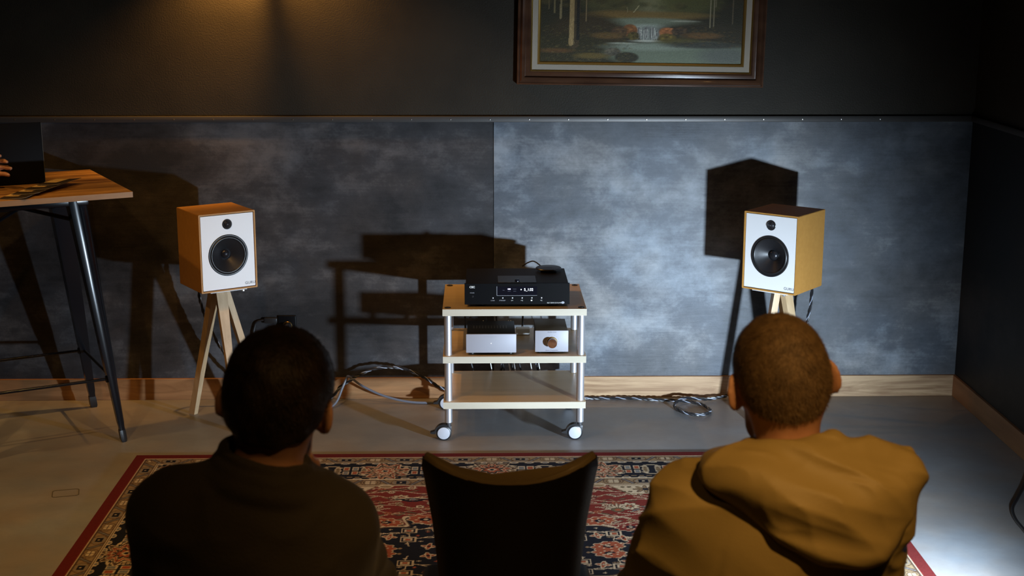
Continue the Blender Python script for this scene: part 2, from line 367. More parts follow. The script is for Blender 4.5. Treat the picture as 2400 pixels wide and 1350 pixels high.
# ------------------------------------------------------------------ flat woven / painted patterns (colour attributes)
class Ras:
    def __init__(s, w, h, res, bg):
        s.res = res; s.nx = int(round(w/res))+1; s.ny = int(round(h/res))+1
        s.x = np.linspace(0, w, s.nx); s.y = np.linspace(0, h, s.ny)
        s.im = np.empty((s.ny, s.nx, 3), np.float32); s.im[:] = bg
    def blk(s, x0, y0, x1, y1):
        i0 = max(int(x0/s.res)-1, 0); i1 = min(int(x1/s.res)+3, s.nx); j0 = max(int(y0/s.res)-1, 0); j1 = min(int(y1/s.res)+3, s.ny)
        if i0 >= i1 or j0 >= j1: return None
        return slice(j0, j1), slice(i0, i1), s.x[None, i0:i1], s.y[j0:j1, None]
    def put(s, b, m, col, a=1.0):
        v = s.im[b[0], b[1]]; m = (np.clip(m, 0, 1)*a)[..., None] if m.dtype != bool else m[..., None]*a
        v[:] = v*(1-m) + np.array(col, np.float32)*m
    def ell(s, cx, cy, rx, ry, col, rot=0.0, a=1.0, lobes=0, amp=0.0, ph=0.0, soft=0.0):
        R = max(rx, ry)*(1+amp)+soft*max(rx, ry)/min(rx, ry); b = s.blk(cx-R, cy-R, cx+R, cy+R)
        if b is None: return
        dx = b[2]-cx; dy = b[3]-cy; c, q = math.cos(rot), math.sin(rot)
        u = (dx*c+dy*q)/rx; v = (-dx*q+dy*c)/ry; r = np.sqrt(u*u+v*v)
        lim = 1.0
        if lobes: lim = 1 + amp*np.cos(lobes*np.arctan2(v, u)+ph)
        if soft: s.put(b, np.clip((lim-r)*min(rx, ry)/soft+0.5, 0, 1), col, a)
        else: s.put(b, r < lim, col, a)
    def stroke(s, pts, w, col, a=1.0):
        for (x0, y0), (x1, y1) in zip(pts[:-1], pts[1:]):
            b = s.blk(min(x0, x1)-w, min(y0, y1)-w, max(x0, x1)+w, max(y0, y1)+w)
            if b is None: continue
            dx, dy = x1-x0, y1-y0; L = dx*dx+dy*dy+1e-12
            t = np.clip(((b[2]-x0)*dx+(b[3]-y0)*dy)/L, 0, 1)
            s.put(b, np.hypot(b[2]-x0-t*dx, b[3]-y0-t*dy) < w/2, col, a)
    def poly(s, P, col, a=1.0):
        xs = [p[0] for p in P]; ys = [p[1] for p in P]; b = s.blk(min(xs), min(ys), max(xs), max(ys))
        if b is None: return
        m = np.zeros((b[3].shape[0], b[2].shape[1]), bool)
        for (x0, y0), (x1, y1) in zip(P, P[1:]+P[:1]):
            if y0 == y1: continue
            c = (b[3] > min(y0, y1)) & (b[3] <= max(y0, y1)); m ^= c & (b[2] < (x1-x0)*(b[3]-y0)/(y1-y0)+x0)
        s.put(b, m, col, a)

RED = (0.150, 0.024, 0.018); NAVY = (0.010, 0.011, 0.017); CREAM = (0.46, 0.375, 0.255); TAN = (0.23, 0.16, 0.088)
RUST = (0.27, 0.070, 0.034); GREY = (0.15, 0.155, 0.16); OLIVE = (0.11, 0.095, 0.05); BROWN = (0.075, 0.045, 0.03)
RW, RD, RES = 2.885, 2.0, 0.0035
R0X, R0Y = 0.0425-RW/2, 3.53
def rug_colours():
    W2, D2 = RW/2, RD/2
    r = Ras(W2, D2, RES, RED)               # one quarter: x from the side edge to the middle, y from the far edge to the middle
    X = np.broadcast_to(r.x[None], (r.ny, r.nx)); Y = np.broadcast_to(r.y[:, None], (r.ny, r.nx))
    far = X >= Y; t = np.where(far, Y, X); sc = np.where(far, W2-X, D2-Y)
    im = r.im
    def setc(m, c): im[m] = c
    # guards
    def guard(t0, t1):
        g = (t >= t0) & (t < t1); setc(g, TAN); mid = (t0+t1)/2; hw = (t1-t0)/2; dt = (t-mid)/hw
        p = 0.117; k = np.round(sc/p); ds = (sc-k*p); odd = (k.astype(int) % 2) != 0
        rr = np.sqrt((ds/0.040)**2 + (dt/0.86)**2)
        for lim, ce, co in ((1.0, BROWN, BROWN), (0.90, TAN, TAN), (0.74, BROWN, GREY), (0.64, TAN, TAN)):
            setc(g & (rr < lim) & ~odd, ce); setc(g & (rr < lim) & odd, co)
        core = (np.abs(ds) < 0.019) & (np.abs(dt) < 0.40)
        setc(g & core & ~odd, CREAM); setc(g & core & odd, NAVY)
        setc(g & core & ~odd & ((np.abs(ds) < 0.0022) | (np.abs(dt) < 0.07)), BROWN)
        setc(g & (np.abs(ds) < 0.004) & (np.abs(dt) < 0.12) & odd, CREAM)
        leaf = (rr >= 1.0) & (np.abs(dt + np.sign(ds)*0.0 - (np.abs(ds)-0.0585)*38*np.where(odd, -1, 1)) < 0.42) & (np.abs(dt) < 0.8)
        setc(g & leaf, BROWN); setc(g & leaf & (np.abs(dt - (np.abs(ds)-0.0585)*38*np.where(odd, -1, 1)) < 0.14), GREY)
        for e0, e1, c in ((t0, t0+0.005, CREAM), (t0+0.005, t0+0.009, BROWN), (t1-0.009, t1-0.005, BROWN), (t1-0.005, t1, CREAM)):
            setc((t >= e0) & (t < e1), c)
    setc(t < 0.040, (0.105, 0.013, 0.012))
    # main border
    mb = (t >= 0.105) & (t < 0.305); setc(mb, NAVY); tm = 0.2025; dt = t-tm
    p = 0.422; k = np.round(sc/p); ds = sc-k*p; odd = (k.astype(int) % 2) != 0
    sgn = np.where(odd, -1.0, 1.0); dy = dt*sgn
    for off in (0.0, 0.5):                                                     # running vine
        v = np.abs(dt - 0.052*np.sin(2*PI*(sc/p*1.5+off))); setc(mb & (v < 0.0035), CREAM)
    for e in (0.119, 0.292):                                                   # small beads along both edges
        q = np.abs(((sc+0.004) % 0.062)-0.031); rr = np.hypot(q/0.018, (t-e)/0.008); setc(mb & (rr < 1), CREAM); setc(mb & (rr < 0.62), np.array(GREY))
    q = ((sc % 0.03)-0.015); setc(mb & (np.hypot(q/0.010, (dt-0.072)/0.005) < 1), TAN)
    sq = np.abs(np.abs(ds)-0.135)                                              # four-square flowers
    box = (sq < 0.034) & (np.abs(dt) < 0.046); setc(mb & box, NAVY)
    b1 = box & (sq > 0.004) & (np.abs(dt) > 0.006) & (sq < 0.031) & (np.abs(dt) < 0.042)
    setc(mb & b1, CREAM)
    b2 = b1 & (np.abs(sq-0.0175) < 0.010) & (np.abs(np.abs(dt)-0.024) < 0.014); par = ((np.abs(ds) > 0.135) ^ (dt > 0)); setc(mb & b2 & par, RUST); setc(mb & b2 & ~par, GREY)
    for c0 in (0.082, 0.186):                                                  # upright leaves beside the palmettes
        rr = np.hypot((np.abs(ds)-c0)/0.013, dt/0.05); setc(mb & (rr < 1), CREAM); setc(mb & (rr < 0.6), TAN); setc(mb & (rr < 1) & ((dt*1000).astype(int) % 13 < 3), NAVY)
    th = np.arctan2(dy+0.02, ds); rr = np.hypot(ds/0.088, (dy+0.005)/0.080); lob = 1+0.20*np.cos(9*th)   # palmettes
    for lim, c1, c2 in ((1.0, CREAM, CREAM), (0.93, RUST, BROWN), (0.78, CREAM, CREAM), (0.71, BROWN, RUST), (0.55, CREAM, CREAM), (0.49, RUST, NAVY), (0.40, CREAM, BROWN), (0.32, RUST, RUST), (0.18, CREAM, CREAM), (0.11, NAVY, NAVY)):
        m_ = mb & (rr < lim*lob); setc(m_ & odd, c1); setc(m_ & ~odd, c2)
    setc(mb & (rr < 1.0*lob) & (rr > 0.45) & (np.abs(np.sin(4.5*th)) < 0.16), BROWN)
    guard(0.044, 0.108); guard(0.300, 0.372)
    setc((t >= 0.109) & (t < 0.114), CREAM); setc((t >= 0.294) & (t < 0.299), CREAM)
    setc((t >= 0.108) & (t < 0.1095), BROWN)
    # field: drawn motifs, mirrored with the quarter
    FX, FY = 0.376, 0.376
    rs = np.random.RandomState(4)
    def clipd(x, y): return x > FX+0.01 and y > FY+0.01
    def flower(x, y, q, c1=CREAM, c2=BROWN, n=7, c3=RUST):
        ph = rs.rand()*6
        r.ell(x, y, q*1.12, q*0.92*1.1, BROWN, lobes=n, amp=0.16, ph=ph); r.ell(x, y, q, q*0.92, c1, lobes=n, amp=0.16, ph=ph)
        r.ell(x, y, q*0.55, q*0.5, c2, lobes=n, amp=0.2, ph=ph); r.ell(x, y, q*0.36, q*0.33, c3); r.ell(x, y, q*0.15, q*0.15, CREAM)
    def palm(x, y, q, rot):
        for i in range(-4, 5):
            a = rot + i*0.33; L = q*(1-0.05*abs(i)); ex, ey = x+L*math.cos(a), y+L*math.sin(a)
            r.ell((x+ex)/2, (y+ey)/2, L*0.52, q*0.11, BROWN, a); r.ell((x+ex)/2, (y+ey)/2, L*0.47, q*0.075, CREAM, a)
        r.ell(x, y, q*0.42, q*0.36, BROWN); r.ell(x, y, q*0.34, q*0.28, OLIVE); r.ell(x, y, q*0.2, q*0.16, RUST)
    def leaf(x, y, q, a, c=TAN):
        r.ell(x, y, q, q*0.30, BROWN, a); r.ell(x, y, q*0.85, q*0.19, c, a); r.stroke([(x-q*math.cos(a), y-q*math.sin(a)), (x+q*0.7*math.cos(a), y+q*0.7*math.sin(a))], RES*0.8, BROWN)
    def vine(pts, c=CREAM, w=0.0042):
        P = [(v.x, v.y) for v in spline([(x, y, 0) for x, y in pts], 9)]; r.stroke(P, w, c); return P
    # scattered arabesques
    for j in range(13):
        y = 0.395+j*0.047
        P = vine([(0.40+i*0.085, y+0.018*math.sin(i*1.9+j*2.3)+rs.uniform(-0.008, 0.008)) for i in range(14)])
        for i in range(2, len(P)-2, 4):
            x_, y_ = P[i]; kind = rs.randint(5); s_ = 1 if rs.rand() > 0.5 else -1
            if kind <= 1: leaf(x_+0.01, y_+s_*0.016, rs.uniform(0.016, 0.026), rs.uniform(-0.8, 0.8), (CREAM, TAN, GREY, OLIVE)[rs.randint(4)])
            elif kind == 2: flower(x_, y_+s_*0.014, rs.uniform(0.012, 0.019), (CREAM, TAN, RUST)[rs.randint(3)], n=6)
            elif kind == 3:
                for q in range(4): r.ell(x_+q*0.012, y_+s_*(0.012+0.004*q), 0.006, 0.0045, CREAM); r.ell(x_+q*0.012, y_+s_*(0.012+0.004*q), 0.0025, 0.002, NAVY)
            else: vine([(x_, y_), (x_+0.02, y_+s_*0.022), (x_+0.045, y_+s_*0.016), (x_+0.040, y_+s_*0.004)], (CREAM, TAN)[rs.randint(2)], 0.0035); leaf(x_+0.03, y_+s_*0.02, 0.012, 0.5, NAVY)
    for x, y, q in ((0.86, 0.43, 0.040), (0.94, 0.60, 0.034), (1.10, 0.50, 0.030), (0.62, 0.66, 0.042), (0.78, 0.78, 0.036)): flower(x, y, q, n=8)
    for x, y, q, a in ((0.985, 0.635, 0.062, -1.57), (0.60, 0.54, 0.060, 0.9), (0.80, 0.92, 0.060, 0.0), (1.28, 0.55, 0.055, 1.57)): palm(x, y, q, a)
    for x, y in ((1.145, 0.515), (0.70, 0.60)):                                # little spread wings
        for s_ in (-1, 1): r.ell(x+s_*0.034, y-0.006, 0.036, 0.009, NAVY, s_*0.15); r.ell(x+s_*0.034, y-0.012, 0.034, 0.005, CREAM, s_*0.15); r.ell(x+s_*0.02, y+0.014, 0.026, 0.008, NAVY, -s_*0.4)
        r.ell(x, y, 0.012, 0.012, GREY)
    # central medallion: navy with scalloped edge
    cx, cy = W2, D2
    b = r.blk(0.62, 0.60, W2, D2); U = (cx-b[2]); V = (cy-b[3]); A = np.arctan2(V*1.6, U); Rm = np.hypot(U/0.60, V/0.315)
    lim = 1+0.10*np.cos(12*A)+0.05*np.cos(24*A+1)
    for k_, c in ((1.0, CREAM), (0.965, BROWN), (0.945, NAVY)): r.put(b, Rm < lim*k_, c)
    for x, y, q, ph in ((1.06, 0.74, 0.055, 0.4), (1.20, 0.715, 0.062, 1.2), (0.955, 0.80, 0.050, 2.0), (0.93, 0.93, 0.052, 0.1), (1.36, 0.73, 0.058, 0.8), (1.05, 0.97, 0.055, 1.9)):
        r.ell(x, y, q*1.08, q*0.72, CREAM, 0.3, lobes=9, amp=0.10, ph=ph); r.ell(x, y, q, q*0.64, RUST if q > 0.053 else RED, 0.3, lobes=9, amp=0.10, ph=ph)
        for i in range(7):
            a = i*0.9+ph; r.ell(x+q*0.55*math.cos(a), y+q*0.36*math.sin(a), 0.005, 0.004, CREAM)
        r.ell(x, y, q*0.35, q*0.24, NAVY); r.ell(x, y, q*0.14, q*0.10, CREAM)
    for x, y in ((1.145, 0.82), (1.145, 0.90), (1.30, 0.86), (1.02, 0.86), (1.36, 0.94)):
        for w_, c in ((0.028, CREAM), (0.022, NAVY), (0.015, CREAM), (0.009, RUST)): r.poly([(x-w_, y-w_*0.8), (x+w_, y-w_*0.8), (x+w_, y+w_*0.8), (x-w_, y+w_*0.8)], c)
        r.stroke([(x, y+0.022), (x+0.006, y+0.058)], 0.004, CREAM); r.stroke([(x+0.03, y-0.01), (x+0.07, y-0.02)], 0.004, CREAM); r.ell(x+0.075, y-0.02, 0.02, 0.007, CREAM); r.ell(x+0.075, y-0.02, 0.012, 0.003, NAVY)
    for x, y in ((1.08, 0.875), (1.24, 0.80), (1.22, 0.96), (1.41, 0.86), (0.99, 0.90)):
        for a in (0, PI/2): r.ell(x, y, 0.030, 0.011, CREAM, a+0.2); r.ell(x, y, 0.024, 0.007, RUST, a+0.2)
        r.ell(x, y, 0.006, 0.006, NAVY)
    for i in range(60):
        x, y = rs.uniform(0.9, W2), rs.uniform(0.72, D2); r.ell(x, y, 0.006, 0.005, (CREAM, TAN, RUST)[rs.randint(3)], lobes=4, amp=0.4)
    # cream corner cartouches along the far side and along the side
    for P, flip in (([(0.372, 0.372), (1.005, 0.372), (0.93, 0.475), (0.372, 0.475)], 0), ([(0.372, 0.372), (0.475, 0.372), (0.475, 0.72), (0.372, 0.80)], 1)):
        c = (sum(p[0] for p in P)/4, sum(p[1] for p in P)/4)
        r.poly(P, TAN); Q = [(c[0]+(p[0]-c[0])*(0.985 if not flip else 0.93), c[1]+(p[1]-c[1])*(0.92 if not flip else 0.985)) for p in P]; r.poly(Q, BROWN)
        Q = [(c[0]+(p[0]-c[0])*(0.975 if not flip else 0.90), c[1]+(p[1]-c[1])*(0.88 if not flip else 0.975)) for p in P]; r.poly(Q, CREAM)
    for x, y in ((0.86, 0.424), (0.66, 0.424), (0.47, 0.424), (0.424, 0.62)):
        for i in range(8): a = i*PI/4; r.ell(x+0.030*math.cos(a), y+0.022*math.sin(a), 0.020, 0.0085, BROWN, a); r.ell(x+0.030*math.cos(a), y+0.022*math.sin(a), 0.015, 0.005, TAN, a)
        r.ell(x, y, 0.012, 0.010, NAVY)
    for x in (0.76, 0.785, 0.92, 0.945, 0.565, 0.59):
        for y in (0.40, 0.448): r.ell(x, y, 0.009, 0.007, BROWN); r.ell(x, y, 0.005, 0.004, OLIVE)
    r.ell(1.035, 0.376, 0.030, 0.022, CREAM); r.ell(1.035, 0.376, 0.022, 0.015, TAN); setc((t >= 0.355) & (t < 0.3715) & (t >= 0.367), CREAM)
    q = r.im
    top = np.concatenate([q, q[:, ::-1][:, 1:]], 1); full = np.concatenate([top, top[::-1][1:]], 0)       # far half first, then mirrored near half
    n = np.random.RandomState(2).rand(*full.shape[:2], 1).astype(np.float32)
    return full[::-1]*(0.86+0.28*n)          # row 0 = near edge
def colour_grid(name, cols, w, h, m, parent=None, wave=0.0):
    ny, nx = cols.shape[:2]; xs = np.linspace(0, w, nx); ys = np.linspace(0, h, ny)
    X, Y = np.meshgrid(xs, ys); V = np.stack([X, Y, np.zeros_like(X)], -1).reshape(-1, 3)
    if wave: V[:, 2] = wave*(np.sin(V[:, 0]*3.1+1)*np.sin(V[:, 1]*2.7))
    i = np.arange(nx*ny).reshape(ny, nx); Fq = np.stack([i[:-1, :-1], i[:-1, 1:], i[1:, 1:], i[1:, :-1]], -1).reshape(-1, 4)
    o = mesh_obj(name, V, Fq, m, parent, 180, False)
    a = o.data.color_attributes.new('Col', 'FLOAT_COLOR', 'POINT')
    a.data.foreach_set('color', np.concatenate([cols.reshape(-1, 3), np.ones((nx*ny, 1))], 1).astype(np.float32).ravel())
    return o
rug = colour_grid('persian_rug', rug_colours(), RW, RD, 'rug')
rug.location = (R0X, R0Y, 0.009); tag(rug, 'red and navy patterned woven rug with cream borders on the concrete floor', 'rug')
B().boxr((0, 0, -0.0085), (RW, RD, -0.0008), 0.002, 1).obj('backing', 'rug_edge', rug)

# ------------------------------------------------------------------ painting
def painting_colours(w, h):
    S = 0.894/473.0; res = 0.0026
    def c(zx, zy): return ((zx/3.636+1180-1268)*S, (148-zy/3.636)*S)
    r = Ras(w, h, res, (0.050, 0.045, 0.022)); rs = np.random.RandomState(9)
    def blob(zx, zy, rx, ry, col, a=1.0, soft=14): x, y = c(zx, zy); r.ell(x, y, rx/3.636*S, ry/3.636*S, col, 0, a, soft=soft/3.636*S)
    def line(P, wd, col, a=1.0): r.stroke([c(*p) for p in P], wd/3.636*S, col, a)
    blob(1200, -260, 560, 400, (0.17, 0.16, 0.08), 0.9, 260); blob(1260, -120, 190, 260, (0.30, 0.29, 0.20), 0.8, 160)
    blob(1260, -420, 420, 260, (0.34, 0.36, 0.32), 0.8, 240); blob(1560, 20, 260, 110, (0.13, 0.13, 0.05), 0.8, 80); blob(940, 10, 240, 110, (0.12, 0.11, 0.05), 0.8, 80)
    for i in range(420):
        a = rs.rand(); zx = rs.uniform(340, 2040); zy = rs.uniform(-700, 90); q = rs.uniform(14, 50)
        blob(zx, zy, q, q*0.5, [(0.05, 0.05, 0.02), (0.12, 0.12, 0.05), (0.17, 0.14, 0.06), (0.08, 0.06, 0.03)][rs.randint(4)], 0.35, 16)
    blob(1220, 140, 480, 34, (0.26, 0.18, 0.07), 0.85, 22); blob(980, 120, 200, 22, (0.22, 0.15, 0.06), 0.7, 20); blob(1500, 128, 240, 18, (0.20, 0.15, 0.06), 0.7, 18)
    blob(1230, 198, 410, 40, (0.23, 0.26, 0.22), 1, 18); blob(1230, 240, 160, 30, (0.38, 0.42, 0.42), 0.9, 24); blob(1550, 182, 110, 7, (0.45, 0.46, 0.43), 0.8, 6)
    blob(720, 290, 330, 150, (0.075, 0.055, 0.024), 1, 60); blob(1700, 300, 420, 110, (0.065, 0.055, 0.030), 1, 50); blob(560, 440, 420, 130, (0.060, 0.052, 0.020), 1, 50)
    blob(1560, 460, 660, 110, (0.20, 0.235, 0.20), 1, 30); blob(1240, 400, 340, 30, (0.30, 0.34, 0.32), 0.8, 26); blob(1900, 470, 220, 70, (0.15, 0.16, 0.17), 0.7, 50)
    blob(1240, 290, 100, 64, (0.26, 0.28, 0.29), 1, 16)
    for i in range(46): zx = rs.uniform(1145, 1330); line([(zx, 235+rs.rand()*40), (zx+rs.uniform(-6, 6), 300+rs.rand()*50)], rs.uniform(3, 7), (0.62, 0.64, 0.66) if rs.rand() > 0.45 else (0.14, 0.13, 0.15), 0.6)
    blob(1230, 350, 130, 9, (0.55, 0.57, 0.57), 0.8, 9); blob(1020, 372, 110, 7, (0.45, 0.48, 0.46), 0.8, 7)
    for zx, zy, rx, ry, co in ((1080, 265, 66, 52, (0.24, 0.12, 0.05)), (990, 280, 66, 48, (0.12, 0.075, 0.04)), (1110, 310, 50, 34, (0.11, 0.09, 0.03)), (1390, 272, 62, 36, (0.36, 0.17, 0.08)), (1400, 320, 74, 34, (0.17, 0.13, 0.04)), (1500, 265, 70, 30, (0.10, 0.07, 0.045)), (940, 445, 70, 34, (0.13, 0.12, 0.10)), (1060, 490, 100, 44, (0.055, 0.05, 0.025))):
        blob(zx, zy, rx, ry, co, 1, 10)
        for i in range(16): blob(zx+rs.uniform(-rx, rx)*0.8, zy+rs.uniform(-ry, ry)*0.8, 12, 6, tuple(np.array(co)*rs.choice([0.5, 1.5, 1.9])), 0.6, 6)
    for zx, zy, rx, ry, co in ((1700, 300, 160, 26, (0.22, 0.13, 0.05)), (1500, 350, 190, 26, (0.14, 0.12, 0.04)), (1720, 380, 330, 26, (0.06, 0.055, 0.05)), (460, 440, 140, 18, (0.18, 0.10, 0.04)), (760, 480, 140, 24, (0.20, 0.15, 0.05)), (900, 310, 140, 26, (0.20, 0.13, 0.05))): blob(zx, zy, rx, ry, co, 0.8, 16)
    for i in range(300): blob(rs.uniform(330, 1100), rs.uniform(230, 530), rs.uniform(5, 16), 4, [(0.20, 0.16, 0.07), (0.04, 0.04, 0.02), (0.13, 0.12, 0.05)][rs.randint(3)], 0.4, 5)
    for i in range(160): blob(rs.uniform(1450, 2030), rs.uniform(230, 400), rs.uniform(5, 18), 4, [(0.20, 0.14, 0.06), (0.04, 0.04, 0.03), (0.10, 0.10, 0.08)][rs.randint(3)], 0.4, 5)
    line([(612, -800), (612, 100), (606, 380)], 88, (0.10, 0.075, 0.04)); line([(590, -800), (588, 200), (584, 380)], 40, (0.34, 0.26, 0.15)); line([(640, -800), (642, 340)], 26, (0.035, 0.03, 0.02))
    for i in range(140): zy = rs.uniform(-700, 370); zx = rs.uniform(568, 630); line([(zx, zy), (zx+rs.uniform(-6, 6), zy+rs.uniform(10, 30))], 5, (0.46, 0.36, 0.22) if zx < 606 else (0.05, 0.04, 0.025), 0.6)
    for zx, zy, wd, co in ((492, 170, 16, (0.26, 0.22, 0.14)), (440, 125, 14, (0.20, 0.17, 0.10)), (390, 95, 10, (0.16, 0.13, 0.08)), (706, 188, 12, (0.26, 0.20, 0.12)), (1756, 230, 12, (0.30, 0.27, 0.20)), (1786, 222, 11, (0.26, 0.23, 0.17)), (1945, 200, 10, (0.16, 0.13, 0.09)), (1800, 60, 10, (0.2, 0.18, 0.12))): line([(zx+8, -800), (zx, zy)], wd, co, 0.9)
    line([(1150, 60), (1108, 112)], 7, (0.40, 0.36, 0.24)); line([(1050, 70), (1056, 112)], 5, (0.30, 0.26, 0.16))
    n = rs.rand(*r.im.shape[:2], 1).astype(np.float32)
    return np.clip((np.clip(r.im, 0, 1)**1.3*1.75)*np.array((0.92, 0.87, 0.70), np.float32)*(0.85+0.3*n), 0, 1)
PW, PH = 0.894, 0.62
pic = thing('landscape_painting', 'framed oil painting of a forest waterfall on the dark upper wall', 'painting', (0.7085, WY-0.001, 1.436))
pic.rotation_euler = (0, math.radians(0.82), 0)
def frame_ring(name, m, steps, parent):
    """mitred moulding: steps = (half-width outwards offset, y) swept round the canvas rectangle; canvas bottom-left at (-PW/2, FB)"""
    b = B(); FB = 0.1
    def rect(off, y): return [(-PW/2-off, y, FB-off), (PW/2+off, y, FB-off), (PW/2+off, y, FB+PH+off), (-PW/2-off, y, FB+PH+off)]
    b.loft([rect(o, y) for o, y in steps], cap=False); return b.obj(name, m, parent, 50)
frame_ring('outer_moulding', 'frame_brown', [(0.040, -0.030), (0.046, -0.034), (0.056, -0.028), (0.062, -0.026), (0.066, -0.038), (0.078, -0.044), (0.084, -0.036), (0.088, -0.030), (0.092, -0.034), (0.098, -0.030), (0.098, 0.0), (0.040, 0.0)], pic)
frame_ring('gilt_slip', 'frame_gold', [(0.033, -0.022), (0.035, -0.030), (0.039, -0.032), (0.041, -0.026), (0.041, -0.004), (0.033, -0.004)], pic)
frame_ring('linen_liner', 'liner', [(0.009, -0.016), (0.010, -0.019), (0.033, -0.024), (0.034, -0.004), (0.009, -0.004)], pic)
frame_ring('inner_gilt_slip', 'frame_gold', [(-0.003, -0.012), (0.000, -0.017), (0.008, -0.019), (0.010, -0.015), (0.010, -0.004), (-0.003, -0.004)], pic)
cv = colour_grid('canvas', painting_colours(PW, PH), PW, PH, 'canvas', pic)
cv.rotation_euler = (PI/2, 0, 0); cv.location = (-PW/2, -0.011, 0.1)
B().boxr((-PW/2-0.09, -0.008, 0.01), (PW/2+0.09, 0.0, PH+0.19)).obj('backing_board', 'rug_edge', pic)

# ------------------------------------------------------------------ loudspeakers on tripod stands
SW, SH, SD = 0.2515, 0.3335, 0.2485
def make_speaker():
    t = thing('loudspeaker', '', 'loudspeaker')
    # cabinet: box with a shallow recess in front
    bm = bmesh.new(); vs = bmesh.ops.create_cube(bm, size=1.0)['verts']
    for v in vs: v.co = Vector((v.co.x*SW, v.co.y*SD, (v.co.z+0.5)*SH))
    ff = min(bm.faces, key=lambda f: f.calc_center_median().y)
    bmesh.ops.bevel(bm, geom=[e for e in bm.edges if e not in ff.edges], offset=0.0018, segments=2, affect='EDGES')
    ff = min(bm.faces, key=lambda f: (round(f.calc_center_median().y, 4), -f.calc_area()))
    bmesh.ops.inset_individual(bm, faces=[ff], thickness=0.0085)
    r = bmesh.ops.extrude_face_region(bm, geom=[ff]); bmesh.ops.translate(bm, vec=(0, 0.009, 0), verts=[g for g in r['geom'] if isinstance(g, bmesh.types.BMVert)])
    bmesh.ops.delete(bm, geom=[ff]+[g for g in r['geom'] if isinstance(g, bmesh.types.BMFace)], context='FACES')
    b = B(); b.bm.free(); b.bm = bm; b.obj('cabinet', 'orange', t, 30)
    yf = -SD/2
    front = yf+0.0025
    wz = SH*(1-0.543); rot = lambda z: Matrix.Translation((0, front, z)) @ Matrix.Rotation(PI/2, 4, 'X')   # local +Z -> toward -Y
    # baffle plate with a round opening for the cone
    bm = bmesh.new(); bw, b0, b1 = SW/2-0.0088, 0.0088, SH-0.0088
    rect_ = [bm.verts.new((x, front, z)) for x, z in ((-bw, b0), (bw, b0), (bw, b1), (-bw, b1))]
    hole = [bm.verts.new((0.083*math.cos(2*PI*i/64), front, wz+0.083*math.sin(2*PI*i/64))) for i in range(64)]
    es = [bm.edges.new((l[i], l[(i+1) % len(l)])) for l in (rect_, hole) for i in range(len(l))]
    bmesh.ops.triangle_fill(bm, edges=es, use_beauty=True, use_dissolve=False, normal=(0, -1, 0))
    r = bmesh.ops.extrude_face_region(bm, geom=bm.faces[:]); bmesh.ops.translate(bm, vec=(0, 0.006, 0), verts=[g for g in r['geom'] if isinstance(g, bmesh.types.BMVert)])
    b = B(); b.bm.free(); b.bm = bm; bf = b.obj('baffle', 'white', t, 30)
    wf = B().lathe([(0.0885, -0.0005), (0.0885, 0.0012), (0.0870, 0.0030), (0.0840, 0.0036), (0.0800, 0.0020), (0.0795, 0.0)], 64, rot(wz), cap=False).obj('woofer', 'rubber', t)
    B().lathe([(0.0797, 0.0008), (0.0775, 0.0036), (0.0745, 0.0046), (0.0715, 0.0036), (0.0695, 0.0006), (0.0690, -0.0002)], 64, rot(wz), cap=False).obj('surround', 'rubber', wf)
    B().lathe([(0.0695, 0.0010), (0.066, -0.0012), (0.060, -0.0045), (0.045, -0.0140), (0.030, -0.0240), (0.0200, -0.0320)], 64, rot(wz), cap=False).obj('cone', 'cone', wf)
    B().lathe([(0.0225, -0.0310), (0.0205, -0.0262), (0.0160, -0.0220), (0.0100, -0.0190), (0.0045, -0.0176), (0.0, -0.0172)], 40, rot(wz), cap=False).obj('dust_cap', 'dome', wf)
    tz = SH*(1-0.147)
    tw = B().lathe([(0.0218, -0.0005), (0.0218, 0.0010), (0.0200, 0.0024), (0.0175, 0.0020), (0.0150, 0.0006), (0.0, 0.0004)], 40, rot(tz), cap=False).obj('tweeter', 'rubber', t)
    B().lathe([(0.0135, 0.0004), (0.0110, 0.0034), (0.0070, 0.0056), (0.0, 0.0066)], 32, rot(tz), cap=False).obj('tweeter_dome', 'dome', tw)
    for r_ in (0.0158, 0.0105, 0.0058): B().lathe([(r_-0.0007, 0.0066), (r_, 0.0074), (r_+0.0007, 0.0066), (r_, 0.0060)], 32, rot(tz), cap=False).obj('guard_ring', 'dark_plastic', tw)
    lg = B(); lg.lathe([(0.0018, 0.007), (0.0012, 0.0086), (0.0, 0.009)], 12, rot(tz)); lg.obj('guard_hub', 'alu', tw)
    text('maker_name', 'GURU', 0.0165, 'print_dark', bf, front_text_matrix(SW*0.372, front-0.0003, SH*0.070), spacing=1.05, extrude=0.0003)
    tm = B(); tm.boxr((-0.045, SD/2-0.001, 0.03), (0.045, SD/2+0.003, 0.11), 0.002, 1); tm.obj('terminal_plate', 'dark_plastic', t)
    for s in (-1, 1): B().cyl((s*0.02, SD/2+0.002, 0.06), (s*0.02, SD/2+0.022, 0.06), 0.006, n=12).obj('terminal', 'brass', t)
    return t
